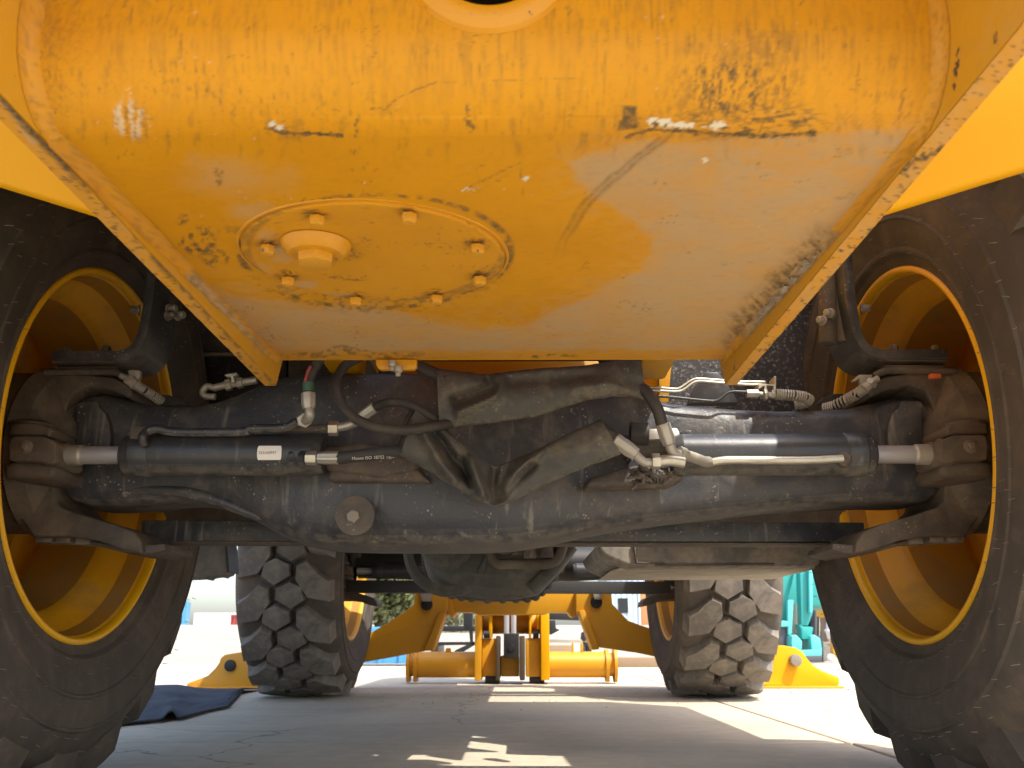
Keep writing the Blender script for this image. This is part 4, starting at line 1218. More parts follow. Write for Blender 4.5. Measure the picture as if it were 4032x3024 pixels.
# ---- mudguard brackets standing on the knuckles
def bracket():
    f = RL
    path = [(650, 150), (1000, 150), (1450, 150), (1580, 120), (1690, 40), (1770, -120), (1810, -330), (1850, -560), (1900, -1100)]
    C = [UY(*f(x, y), 1.545) for x, y in path]
    # swept flat bar: thickness in the plane of the picture, breadth going back
    rings = []
    out = []
    for i in range(len(C) - 1):
        for k in range(5): out.append(C[i].lerp(C[i + 1], k / 5))
    out.append(C[-1])
    for i, p in enumerate(out):
        t = (out[min(i + 1, len(out) - 1)] - out[max(0, i - 1)]); t.y = 0; t.normalize()
        n = Vector((-t.z, 0, t.x)) * .0085
        rings.append([Vector((p.x, 1.545, p.z)) + n, Vector((p.x, 1.545, p.z)) - n, Vector((p.x, 1.665, p.z)) - n, Vector((p.x, 1.665, p.z)) + n])
    o = root(MB().rings(rings).build('mudguard_bracket', 'black', bevel=.003))
    for (x0, y0), (x1, y1), hh, mat in (((640, 235), (1380, 225), 12, 'black_dusty'), ((690, 310), (1400, 300), 16, 'black_dusty'), ((530, 365), (1440, 355), 15, 'black_dusty')):
        MB().py(mp(f, [(x0, y0 - hh), (x1, y1 - hh), (x1 + 60, y1), (x1, y1 + hh), (x0, y0 + hh)]), 1.55, 1.665).build('spacer_plate', mat, o, bevel=.003)
    MB().tube([UY(*f(x, y), 1.548) for x, y in ((560, 375), (900, 365), (1250, 358), (1400, 360), (1480, 385), (1560, 430))], .0065, 10).build('bracket_pipe', 'black_dusty', o)
    for q in ((815, 100), (1325, 90)):
        p = UY(*f(*q), 1.60) - Vector((0, 0, .010))
        MB().hexbolt(p, (0, 0, 1), .0085, .018).build('bracket_bolt', 'bolt', o, bevel=.001)
    for q, x_ in (((872, 365), .0), ((1040, 400), .0)):
        p = UY(*R4(*q), 1.585)
        MB().hexbolt(p, (1 if q[0] > 900 else -1, -.35, 0), .0080, .018).build('bracket_bolt', 'bolt', o, bevel=.001)
    return o
mb1 = bracket()
mb2 = mirror_of(mb1, TH); mb2.matrix_parent_inverse = TH_INV
for c in mb1.children: mirror_of(c, mb2)
# round tubes clamped to the right bracket, one on the left
for f, x0, x1, yt, yb_, mats in ((R6, 1055, 1100, -200, 585, 1), (R6, 975, 1000, -200, 590, 1), (R4, 965, 975, -150, 500, 0)):
    b = MB().cyl(UY(*f(x0 + (10 if f is R6 else -25), yt), 1.60), UY(*f(x1 - 8, yb_ - 15), 1.60), .0165 if f is R6 else .0125, seg=24)
    root(b.build('mudguard_tube', 'black_dusty' if f is R6 else 'black', bevel=.002))
for q in ((965, 430), (1010, 385)):
    p = UY(*R6(*q), 1.575)
    root(MB().hexbolt(p, (-1, -.5, 0), .0078, .014).build('tube_bolt', 'zinc_dusty', bevel=.001))
for q in ((1050, 360), (1100, 400)):
    p = UY(*R4(*q), 1.60)
    root(MB().hexbolt(p, (1, -.4, 0), .0080, .018).build('tube_bolt', 'zinc_dusty', bevel=.001))
# orange tape on the right brake line
p = UY(*RK(1200, 418), 1.546)
root(MB().box(p, (.020, .012, .009)).build('tape_tag', 'orange_tag', bevel=.002))

# ---- main frame, engine pod, cab and boom above the view (they stand where a telehandler has them and shade the ground)
fr = part('main_frame')
MB().py([(2592, 1395), (2648, 1395), (2632, 1585), (2596, 1585)], 1.75, 1.775).build('frame_gusset', 'yellow', fr, bevel=.003)
MB().py([(600, 1900), (1330, 1900), (1330, 2062), (600, 2062)], 1.96, 1.985).build('guard_plate', 'step', fr, bevel=.003)
MB().py([(2560, 1850), (3330, 1850), (3330, 2070), (2560, 2070)], 1.96, 1.985).build('guard_plate', 'step', fr, bevel=.003)
for sx in (-1, 1):
    MB().bb(sx * .285, sx * .300, 1.72, 4.75, .86, 1.02).build('frame_rail', 'yellow', fr, bevel=.004)
MB().bb(-.285, .285, 1.75, 4.7, 1.00, 1.02).build('frame_deck', 'black_dusty', fr, bevel=.004)
MB().py([(560, 900), (1130, 900), (1135, 1384), (560, 1384)], 2.10, 2.2).build('frame_bulkhead', 'black_dusty', fr, bevel=.003)
MB().py([(1135, 900), (1500, 900), (1500, 1620), (1135, 1620)], 2.09, 2.12).build('frame_bulkhead', 'black_dusty', fr, bevel=.003)
MB().bb(-.285, .285, 1.95, 1.97, .66, 1.0).build('frame_bulkhead', 'black_dusty', fr, bevel=.003)
MB().bb(-.20, .20, 1.73, 1.76, .68, .80).build('axle_pivot_bracket', 'yellow', fr, bevel=.004)
pod = part('engine_pod')
MB().bb(.37, 1.05, 2.15, 3.35, .78, 1.42).build('engine_cover', 'yellow_clean', pod, bevel=.03)
sp = MB().py([(2600, 1010), (3260, 1010), (3260, 1830), (2600, 1830)], 2.02, 2.06).build('splash_panel', 'splash', pod, bevel=.004)
ft = root(MB().py(mp(R8, [(1632, 255), (2750, 235), (2980, 235), (3030, 330), (3030, 400), (1840, 415), (1700, 360), (1650, 320)]), 2.0, 2.46).build('belly_tank', 'tank', bevel=.014, seg=3))
ft['label'] = 'dusty grey belly tank with a pale underside'
MB().py(mp(R8, [(1840, 395), (3020, 378), (3020, 420), (1720, 430)]), 2.06, 2.44).build('tank_base', 'tank_ground_lit', ft, bevel=.006)
MB().py(mp(R8, [(1858, 250), (1872, 250), (1890, 376), (2060, 379), (2060, 388), (1880, 386)]), 1.99, 2.0).build('tank_strap', 'black_dusty', ft, bevel=.002)
MB().py(mp(R8, [(2000, 392), (2740, 384), (2740, 394), (2000, 404)]), 1.992, 2.0).build('tank_strap', 'black_dusty', ft, bevel=.002)
cab = part('operator_cab')
MB().bb(-1.15, -.38, 2.30, 3.85, .74, .95).build('cab_floor', 'black_dusty', cab, bevel=.02)
MB().bb(-1.15, -.38, 2.30, 3.85, 2.25, 2.34).build('cab_roof', 'yellow_clean', cab, bevel=.03)
for x in (-1.12, -.42):
    for y in (2.34, 3.78):
        MB().bb(x - .035, x + .035, y - .035, y + .035, .95, 2.25).build('cab_pillar', 'black_clean', cab, bevel=.01)
sb = root(MB().py(mp(R7, [(1100, 60), (1396, 60), (1402, 250), (1410, 380), (1420, 425), (1405, 455), (1380, 460), (1370, 474), (1355, 462), (1285, 472), (1274, 488), (1262, 474), (1195, 480), (1100, 482)]), 2.62, 2.70).build('cab_step', 'step', bevel=.004))
sb['label'] = 'dusty brown cab step box with a toothed lower edge'
MB().py(mp(R7, [(1404, 250), (1412, 250), (1424, 400), (1424, 440), (1412, 440)]), 2.615, 2.71).build('step_edge', 'black_clean', sb)
ht = root(MB().py([(560, 1397), (1130, 1397), (1130, 1640), (560, 1640)], 2.08, 2.24).build('hydraulic_tank', 'black_clean', bevel=.012))
MB().py([(550, 1387), (1140, 1387), (1140, 1397), (550, 1397)], 2.07, 2.25).build('tank_seam', 'zinc_dusty', ht, bevel=.002)
boom = part('lifting_boom')
MB().bb(-.20, .20, .9, 5.6, 1.12, 1.46).build('outer_boom', 'yellow_clean', boom, bevel=.02)
MB().bb(-.31, -.25, .80, 1.6, .72, 1.6).build('boom_tower', 'yellow_clean', boom, bevel=.01)
MB().bb(.25, .31, .80, 1.6, .72, 1.6).build('boom_tower', 'yellow_clean', boom, bevel=.01)
MB().bb(-.15, .15, 5.4, 5.75, .42, 1.46).build('boom_head', 'yellow_far', boom, bevel=.02)

MB().bb(-.95, -.30, 1.00, 2.25, 1.12, 1.5).build('added_shade_box', 'black_dusty', fr, bevel=.02)  # unseen box added to stop sun coming down the left gap
MB().bb(-1.15, -.38, 2.1, 4.4, .74, .80).build('added_floor_shade', 'black_dusty', cab, bevel=.01)  # unseen extra length of floor, added to shade the left front wheel
for sx in (-1, 1):
    rings = []
    for k in range(17):
        a = R(52 + 84 * k / 16)
        for_r = [(.655, .70), (.655, 1.16), (.667, 1.16), (.667, .70)]
        rings.append([Vector((sx * x, YR + r_ * math.cos(a), .59 + r_ * math.sin(a))) for r_, x in for_r])
    root(MB().rings(rings).build('mudguard', 'black_dusty', None, bevel=.003))

# ---- gearbox hanging between the axles
gb = part('gearbox')
gb['label'] = 'dusty dark gearbox casing with a scalloped bolted flange'
GO = [(1662, 2120), (1658, 2205), (1668, 2245), (1680, 2281), (1698, 2300), (1719, 2321), (1745, 2338), (1774, 2350), (1812, 2358), (1853, 2362), (1918, 2368), (1980, 2367), (2034, 2366), (2080, 2364), (2114, 2357), (2140, 2338), (2164, 2310), (2192, 2278), (2215, 2245), (2240, 2210), (2262, 2172), (2269, 2120)]
MB().py(GO, 2.62, 2.66).build('flange', 'gearbox', gb, bevel=.006)
def inset(poly, k, c): return [(c[0] + (x - c[0]) * k, c[1] + (y - c[1]) * k) for x, y in poly]
gc = (1960, 2140)
b = MB(); rings = []
for k, Y in ((.97, 2.62), (.955, 2.58), (.93, 2.55), (.80, 2.50), (.60, 2.47)):
    rings.append([Vector((p.x, Y, p.z)) for p in (UY(x, y, 2.62) for x, y in inset(GO, k, gc))])
b.rings(rings); b.build('casing', 'gearbox', gb, sharp=25)
for i in range(2, len(GO) - 2):
    p = UY(*inset([GO[i]], .965, gc)[0], 2.62)
    MB().hexbolt(p, (0, -1, 0), .010, .014).build('flange_bolt', 'gearbox', gb, bevel=.001)
b = MB().lathe(UY(*RG(430, 120), 2.50), (0, -1, 0), [(-.05, .075), (.02, .072), (.05, .062), (.06, .045), (.061, .001)], 32); b.build('drive_flange', 'gearbox', gb)
b = MB().lathe(UY(*RG(470, 180), 2.53), (0, -1, 0), [(0, .13), (.012, .128), (.02, .118), (.02, .10)], 40); b.build('brake_drum', 'gearbox', gb)
b = MB().py(mp(RG, [(430, 300), (620, 150), (690, 190), (695, 260), (540, 390)]), 2.44, 2.50); b.build('mounting_lug', 'gearbox', gb, bevel=.008)
MB().tube([UY(*RG(x, y), 2.46) for x, y in ((905, 80), (910, 200), (940, 290), (1010, 335), (1200, 335), (1450, 340), (1620, 300), (1690, 180), (1720, 60))], .014, 12).build('guard_tube', 'step', gb)
MB().py(mp(RG, [(1130, 60), (1600, 60), (1590, 260), (1130, 240)]), 2.46, 2.56).build('valve_block', 'step', gb, bevel=.006)
for q in ((1345, 150), (1530, 140)):
    p = UY(*RG(*q), 2.44); MB().cyl(p + Vector((0, 0, .05)), p - Vector((0, 0, .02)), .017, seg=14).cyl(p - Vector((0, 0, .015)), p - Vector((0, 0, .03)), .020, seg=6).build('valve_fitting', 'step', gb, bevel=.002)
MB().py(mp(RG, [(980, 640), (1060, 580), (1300, 590), (1290, 690), (1180, 715), (960, 700)]), 2.55, 2.62).build('sump_boss', 'gearbox', gb, bevel=.006)
MB().py(mp(RG, [(750, 450), (860, 230), (900, 240), (830, 460)]), 2.46, 2.56).build('casting_rib', 'gearbox', gb, bevel=.01)
MB().tube([UY(*RG(x, y), 2.5) for x, y in ((1790, 130), (1640, 330), (1500, 480), (1360, 620))], .022, 12).build('casting_rib', 'gearbox', gb)
MB().cyl((0.0, 2.55, .50), (0.0, 1.75, .56), .035, seg=20).build('drive_shaft', 'black_dusty', gb)

# ---- front axle: the same castings, one wheelbase further on
fa = part('front_axle', (0, YF - YR, 0))
KEEP = ('axle_knuckle', 'wheel_hub', 'rod_eye', 'trunnion', 'lower_trunnion', 'end_plate')
for ch in list(ra.children):
    if ch.name.startswith(KEEP):
        c = link_copy(ch, fa); c.data = c.data.copy() if False else c.data
b = MB().rings([[Vector((x, YR + .10 * math.cos(2 * PI * k / 24), .60 + hz * math.sin(2 * PI * k / 24))) for k in range(24)] for x, hz in ((-.72, .07), (-.5, .075), (-.3, .085), (.3, .085), (.5, .075), (.72, .07))])
b.build('axle_beam', 'dark_far', fa)
o = MB().py([(1362, 2284), (2642, 2290), (2642, 2336), (1362, 2332)], 4.12, 4.22).build('tie_bar', 'dark_far', None, bevel=.004)
o.parent = fa; o.matrix_parent_inverse = Matrix.Translation((0, YR - YF, 0))
for s_ in (s1, s2):
    s = part('steering_cylinder', (0, YF - YR, 0))
    for ch in list(s_.children):
        if ch.name.startswith(('barrel', 'gland', 'piston_rod', 'rod_end')): link_copy(ch, s)

# ---- front stabilisers
YS = 4.90
st = part('stabiliser_frame')
MB().py(mp(R8, [(690, 520), (1515, 520), (1515, 690), (1480, 722), (1455, 690), (1340, 690), (1310, 702), (900, 706), (860, 690), (760, 690), (735, 722), (700, 690)]), YS + .02, YS + .20).build('cross_member', 'yellow_far', st, bevel=.006)
for P in ([(698, 560), (720, 560), (745, 700), (735, 722), (705, 705)], [(1498, 560), (1514, 560), (1514, 700), (1490, 722), (1480, 690)]):
    MB().py(mp(R8, P), YS, YS + .22).build('end_rib', 'yellow_far', st, bevel=.003)
LEGS = [([(500, 545), (700, 545), (700, 672), (684, 700), (640, 820), (598, 925), (460, 950), (330, 975), (190, 1000), (-30, 1040), (-260, 1062), (-260, 985), (-100, 960), (60, 905), (205, 830), (350, 745), (440, 685), (495, 640)], (575, 642), [(655, 690), (692, 690), (610, 930), (560, 930)], [(525, 540), (605, 540), (600, 622), (545, 622)]),
        ([(1505, 545), (1722, 545), (1732, 640), (1780, 690), (1830, 742), (1920, 775), (2010, 805), (2300, 920), (2440, 958), (2440, 1042), (2250, 1010), (2030, 972), (1900, 945), (1760, 925), (1645, 908), (1600, 820), (1555, 700), (1505, 690)], (1632, 628), [(1522, 680), (1560, 680), (1650, 920), (1610, 925)], [(1600, 540), (1680, 540), (1660, 610), (1620, 610)])]
for poly, pin, fl, lug in LEGS:
    lg = root(MB().py(mp(R8, poly), YS - .06, YS + .10).build('stabiliser_leg', 'yellow_far', bevel=.006))
    MB().py(mp(R8, fl), YS - .085, YS + .12).build('leg_flange', 'yellow_far', lg, bevel=.003)
    p = UY(*R8(*pin), YS - .075)
    MB().cyl(p, p + Vector((0, .22, 0)), .031, seg=24).build('pivot_pin', 'frame_black', lg, bevel=.004)
    MB().py(mp(R8, lug), YS - .10, YS - .062).build('ram_lug', 'zinc_dusty', lg, bevel=.004)
FEET = [([(1160, 1132), (1225, 1110), (1290, 1085), (1335, 1040), (1362, 1005), (1372, 975), (1395, 955), (1450, 945), (1525, 935), (1640, 935), (1760, 940), (1760, 1175), (1590, 1176), (1170, 1164), (1160, 1150)], (1429, 1022), 4.90, R7, 1),
        ([(598, 1128), (625, 1105), (640, 1040), (650, 960), (662, 895), (720, 897), (790, 910), (835, 935), (862, 975), (900, 1020), (960, 1055), (1025, 1080), (1065, 1096), (1066, 1136), (1050, 1156), (640, 1158), (600, 1148), (500, 1150), (500, 1128)], (797, 990), 4.98, R9, 0)]
for poly, pin, Y, f, left in FEET:
    ft_ = root(MB().py(mp(f, poly), Y, Y + .32).build('stabiliser_foot', 'yellow_far' if left else 'yellow_clean', bevel=.008))  # sun and shade put into the paint: duller yellow left, brighter right
    ft_['label'] = ('shaded' if left else 'sunlit') + ' yellow stabiliser foot pressed on the concrete'
    p = UY(*f(*pin), Y - (.012 if left else .045))
    MB().cyl(p, p + Vector((0, .3, 0)), .030, seg=24).build('foot_pin', 'frame_black' if left else 'bolt', ft_, bevel=.003)
    zb = min(v.co.z for v in ft_.data.vertices)
    xa = [v.co.x for v in ft_.data.vertices]
    MB().bb(min(xa) - .01, max(xa) + .01, Y - .03, Y + .36, 0.0, max(zb + .003, .012)).build('sole_plate', 'yellow_edge', ft_, bevel=.003)

# ---- attachment carriage lowered on to the concrete in front
ca = part('attachment_carriage')
ca['label'] = 'yellow attachment carriage with a thick cross tube resting on two black pads'
YC = 5.50
def cx(z2x): return UY(R8(z2x, 0)[0], 2600, YC).x
def cz(z2y): return UY(2016, R8(0, z2y)[1], YC).z
zt = cz(1016); rt = .0735
for nm, xa, xe in (('cross_tube', 505, 905), ('cross_tube', 1300, 1705)):
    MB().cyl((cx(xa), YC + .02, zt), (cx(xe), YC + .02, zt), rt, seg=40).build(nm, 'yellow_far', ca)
for xa, xe, r_ in ((455, 474, .100), (498, 520, .088), (1686, 1708, .088), (1738, 1756, .100)):
    o = MB().cyl((cx(xa), YC + .02, zt), (cx(xe), YC + .02, zt), r_, seg=36)
    o.bb(cx(xa), cx(xe), YC - .03, YC + .07, cz(1122), cz(1060))
    o.build('tube_flange', 'yellow_far', ca)
MB().cyl((cx(470), YC + .02, zt), (cx(500), YC + .02, zt), .066, seg=30).build('tube_neck', 'yellow_far', ca)
MB().cyl((cx(1706), YC + .02, zt), (cx(1742), YC + .02, zt), .066, seg=30).build('tube_neck', 'yellow_far', ca)
for nm, x0, x1, z0, z1, y0, y1, m_ in (
        ('side_plate', 878, 920, 1112, 700, -.10, .16, 'yellow_far'), ('side_plate', 1283, 1336, 1108, 690, -.12, .18, 'yellow_clean'),  # right plate's brighter yellow stands for sun on it
        ('web_box', 921, 1008, 1092, 852, -.04, .20, 'yellow_far'), ('web_box', 1192, 1282, 1092, 850, -.05, .20, 'yellow_far'),
        ('inner_plate', 1008, 1034, 1108, 836, -.14, .12, 'hole'), ('inner_plate', 1152, 1186, 1108, 836, -.14, .12, 'hole'),
        ('web_plate', 1035, 1151, 1090, 960, -.02, .08, 'yellow_far'),
        ('ground_pad', 940, 1030, 1148, 1086, -.05, .16, 'frame_black'), ('ground_pad', 1214, 1306, 1148, 1086, -.05, .16, 'frame_black'),
        ('hook_plate', 962, 984, 850, 700, -.06, .10, 'yellow_clean'), ('hook_plate', 1212, 1226, 850, 700, -.06, .10, 'yellow_clean'), ('hook_plate', 1262, 1280, 800, 700, -.06, .10, 'yellow_clean'),
        ('tab', 1480, 1492, 935, 878, .0, .03, 'yellow_clean'), ('tab', 1535, 1550, 935, 878, .0, .03, 'yellow_clean'), ('tab', 645, 655, 945, 905, .0, .03, 'yellow_far'), ('tab', 690, 725, 945, 912, .0, .03, 'yellow_far'),
        ('pin_block', 1056, 1150, 972, 822, -.16, -.05, 'frame_black')):
    MB().bb(cx(x0), cx(x1), YC + y0, YC + y1, max(0.0, cz(z0)), cz(z1)).build(nm, m_, ca, bevel=.008)
MB().cyl((cx(870), YC + .12, cz(758)), (cx(1300), YC + .12, cz(758)), .062, seg=32).build('upper_tube', 'yellow_far', ca)
for x in (1068, 1112):
    MB().cyl((cx(x + 5), YC - .09, cz(840)), (cx(x + 5), YC - .09, cz(640)), .016, seg=16).build('lock_rod', 'chrome', ca)
MB().cyl((cx(930), YC - .05, cz(828)), (cx(968), YC - .05, cz(828)), .022, seg=18).build('locking_pin', 'frame_black', ca)
MB().cyl((cx(1236), YC - .05, cz(828)), (cx(1272), YC - .05, cz(828)), .022, seg=18).build('locking_pin', 'frame_black', ca)
MB().lathe((cx(1103), YC - .162, cz(910)), (0, -1, 0), [(0, .02), (.006, .018), (.007, .001)], 16).build('grease_cap', 'frame_black', ca)

# =================================================================== THINGS AROUND
# crumpled dark cloth beside the front wheel
def cloth():
    nu, nv = 90, 46
    bx_ = [150, 531, 640, 680, 700, 820, 900, 946, 955]
    bottom = [2885, 2848, 2838, 2828, 2834, 2800, 2784, 2732, 2722]
    topx = [150, 560, 640, 690, 735, 790, 880, 946, 955]
    topy = [2712, 2704, 2700, 2699, 2710, 2724, 2728, 2714, 2718]
    vs = []; fs = []
    for i in range(nu + 1):
        px = 150 + 805 * i / nu
        B = UZ(px, float(np.interp(px, bx_, bottom)), .005)
        T = UY(px, float(np.interp(px, topx, topy)), 4.45)
        for j in range(nv + 1):
            v = j / nv
            if v <= .85:
                q = v / .85
                P = B.lerp(T, q)
                n = fbm(np.array([px / 120 + q * 1.5]), np.array([q * 5]), 401)[0] - .5
                P.z = .006 + (T.z - .006) * sst(.25, 1.0, q) + .05 * n * math.sin(PI * q) + .020 * math.exp(-((px - 668) / 22) ** 2) * math.exp(-(q / .25) ** 2)
                P.z = max(.005, P.z)
            else:
                q = (v - .85) / .15
                P = T + Vector((0, .35 * q, 0)); P.z = T.z * (1 - q) + .004
                P.z = max(.004, P.z)
            vs.append(P)
    for i in range(nu):
        for j in range(nv):
            k = i * (nv + 1) + j; fs.append((k, k + nv + 1, k + nv + 2, k + 1))
    me = bpy.data.meshes.new('cloth_sheet'); me.from_pydata(vs, [], fs)
    o = finish('cloth_sheet', me, 'cloth', None, 80)
    s = o.modifiers.new('thickness', 'SOLIDIFY'); s.thickness = .004; s.offset = 1
    tag(o, 'crumpled dark blue cloth lying on the concrete beside the left wheels', 'cloth')
cloth()

# shipping containers on the sandy rise
def container(x, y, z, L, H, D, mat, label, rot=0., ribs=18, cat='container', name='shipping_container', group=None):
    r = empty(name, (x, y, z)); r.rotation_euler.z = rot
    tag(r, label, cat, group)
    pr = []
    n = ribs * 4
    for k in range(n + 1):
        xx = -L / 2 + .08 + (L - .16) * k / n
        pr.append((xx, -D / 2 + (.0 if (k // 2) % 2 else .05)))
    b = MB(); b.rings([[Vector((xx, yy, .12)) for xx, yy in pr], [Vector((xx, yy, H - .1)) for xx, yy in pr]], cap=False, closed=False)
    b.bb(-L / 2 + .05, L / 2 - .05, -D / 2 + .07, D / 2, .1, H - .05)
    b.build('corrugated_wall', mat, r, sharp=20)
    for zz in (0, H - .12): MB().bb(-L / 2, L / 2, -D / 2 - .02, -D / 2 + .06, zz, zz + .12).build('rail', mat, r)
    for xx in (-L / 2, L / 2 - .1): MB().bb(xx, xx + .1, -D / 2 - .025, -D / 2 + .065, 0, H).build('corner_post', mat, r)
    return r
def gp(px, py, Y):
    p = UY(px, py, Y); return p
Yb = 62.
gz = lambda p: float(ground_h(np.array(p.x), np.array(p.y)))
p = gp(690, 2472, Yb); container(p.x - .7, Yb, gz(p), 2.9, 1.62, 2.4, 'cont_blue', 'pale blue container standing at the far left of the yard', R(14), 10)
p = gp(860, 2472, Yb + 4); container(p.x + .2, Yb + 4, gz(p), 3.2, .92, 2.4, 'cont_white', 'low white container between the blue and the red one', 0, 12)
p = gp(970, 2472, Yb + 1); container(p.x + .75, Yb + 1, gz(p), 3.0, .74, 2.4, 'cont_red', 'dark red container half hidden by the left front tyre', 0, 14)
# low blue bin behind the left stabiliser leg
p = UZ(1520, 2622, 0.)
r = empty('steel_bin', (p.x, p.y + .4, 0)); tag(r, 'low blue steel bin on the concrete behind the left stabiliser leg', 'bin')
xr_ = UY(R8(452, 0)[0], 2600, p.y).x - p.x
xl_ = UY(1385, 2600, p.y).x - p.x
MB().bb(xl_, xr_, -.4, .5, .02, .32).build('bin_body', 'bin_blue', r, bevel=.01)
MB().bb(xl_ - .03, xr_ + .02, -.43, .53, .31, .36).build('bin_rim', 'bin_blue', r, bevel=.01)
for k in range(3): MB().bb(xl_ + .05 + k * .2, xl_ + .09 + k * .2, -.425, -.40, .02, .31).build('bin_rib', 'bin_blue', r, bevel=.004)

# tree beyond the stabiliser
def tree(x, y, z, h, rad, seed, label, nl=5200):
    t = empty('tree', (x, y, z)); tag(t, label, 'tree')
    rr = random.Random(seed)
    b = MB().tube([(0, 0, 0), (.06, .03, h * .2), (-.03, .05, h * .45), (.05, 0, h * .75)], .16, 10, 4, rs=lambda q: 1 - .75 * q)
    for k in range(9):
        a = rr.uniform(0, 2 * PI); z0 = h * rr.uniform(.06, .5); L = rad * rr.uniform(.6, 1)
        b.tube([(0, 0, z0), (math.cos(a) * L * .5, math.sin(a) * L * .5, z0 + h * .10), (math.cos(a) * L, math.sin(a) * L, z0 + h * .22)], .06, 6, 3, rs=lambda q: 1 - .7 * q)
    b.build('trunk', 'bark', t)
    b = MB(); bm = b.bm
    cl = []
    for k in range(60):
        a = rr.uniform(0, 2 * PI); q = rr.random() ** .5 * rad; zz = h * (rr.uniform(.08, 1.0) if k % 2 else rr.uniform(.10, .45))
        lim = rad * (1.0 - max(0, (zz / h - .45)) * 1.3)
        q = min(q, lim); cl.append((Vector((math.cos(a) * q, math.sin(a) * q, zz)), rr.uniform(.3, .75)))
    for k in range(nl):
        c, s = rr.choice(cl)
        d = Vector((rr.gauss(0, 1), rr.gauss(0, 1), rr.gauss(0, .8)))
        p = c + d.normalized() * s * rr.random() ** .4
        n = Vector((rr.gauss(0, 1), rr.gauss(0, 1), rr.gauss(.4, 1))).normalized()
        u = n.orthogonal().normalized(); w = n.cross(u)
        L = rr.uniform(.05, .13)
        q = [p + u * L, p + w * L * .45, p - u * L, p - w * L * .45]
        bm.faces.new([bm.verts.new(v) for v in q])
    b.build('crown', 'leaf', t, sharp=180)
p = gp(1500, 2500, 24.)
tree(p.x - .1, 24., float(ground_h(np.array(p.x), np.array(24.))) - .05, 4.2, 1.7, 12, 'hazy olive green tree beyond the left stabiliser leg', 15000)
p = gp(1790, 2500, 40.)
tree(p.x, 40., float(ground_h(np.array(p.x), np.array(40.))) - .05, 3.0, 1.6, 5, 'small far bush seen just left of the yellow carriage', 2600)

# pale hall with a brown door far to the right
p = gp(2382, 2480, 64.)
r = empty('hall', (p.x + 8.25, 64., 1.03)); tag(r, 'pale blue clad hall with a brown sliding door in the far yard', 'building')
pr = [(-8 + 16 * k / 160, -.05 if (k // 2) % 2 else 0.) for k in range(161)]
b = MB().rings([[Vector((x, y, 0)) for x, y in pr], [Vector((x, y, 5.)) for x, y in pr]], cap=False, closed=False); b.bb(-7.95, 7.95, .06, 8, 0, 4.9)
b.build('wall', 'hall', r, sharp=20)
MB().bb(-8.2, 8.2, -.3, 8.3, 5.0, 5.2).build('roof', 'hall', r)
MB().bb(-5.75, -5.05, -.10, -.06, 0, 2.6).build('door', 'door', r, bevel=.01)
for x in (-5.86, -5.04): MB().bb(x, x + .1, -.12, -.05, 0, 2.7).build('door_frame', 'cont_white', r)
MB().bb(-7.3, -6.6, -.09, -.055, .9, 1.9).build('window', 'frame_black', r)

# black pallet fork frame standing behind the carriage
YFk = 6.6
ff = empty('fork_frame', (0, YFk, 0)); tag(ff, 'black steel fork frame standing on the ground behind the yellow carriage', 'fork frame')
def fpy(name, pts, d=.06, m_='frame_black', Y=YFk):
    o = MB().py(mp(R8, pts), Y, Y + d).build(name, m_, None, bevel=.004)
    o.parent = ff; o.matrix_parent_inverse = Matrix.Translation((0, -YFk, 0))
fpy('rail', [(640, 775), (880, 775), (880, 808), (625, 808)])
fpy('rail', [(600, 875), (880, 873), (880, 893), (600, 897)])
fpy('upright', [(805, 640), (862, 640), (862, 880), (845, 880), (838, 800), (805, 800)], .08)
fpy('brace', [(740, 940), (755, 925), (868, 872), (880, 890), (790, 945), (760, 955)])
fpy('rail', [(1330, 695), (1560, 695), (1560, 742), (1330, 735)])
fpy('rail', [(1330, 858), (1600, 858), (1600, 880), (1330, 880)], .06, 'zinc')
fpy('bracket', [(1330, 740), (1375, 740), (1380, 790), (1405, 800), (1350, 830), (1330, 825)])
fpy('upright', [(1540, 815), (1560, 810), (1600, 840), (1600, 930), (1570, 930), (1535, 860)], .08)
fpy('foot', [(600, 890), (650, 890), (655, 1010), (640, 1065), (600, 1065)], .5)
fpy('foot', [(1560, 900), (1600, 900), (1610, 1060), (1570, 1060)], .5)
# timbers lying behind
for k, (x0, x1, px0, Y, lab) in enumerate(((1335, 1480, 0, 7.6, 'short weathered timber on the ground between carriage and right leg'), (1750, 2060, 0, 7.4, 'long weathered timber on the ground behind the right stabiliser leg'))):
    a = UZ(R8(x0, 0)[0], 2627, 0); Yt = UZ(2016, 2627, 0).y
    z1 = UY(2016, R8(0, 895 if k == 0 else 972)[1], Yt).z
    o = MB().bb(UY(R8(x0, 0)[0], 2600, Yt).x, UY(R8(x1, 0)[0], 2600, Yt).x, Yt, Yt + .25, 0, z1).build('timber', 'timber', None, bevel=.01)
    tag(o, lab, 'timber')

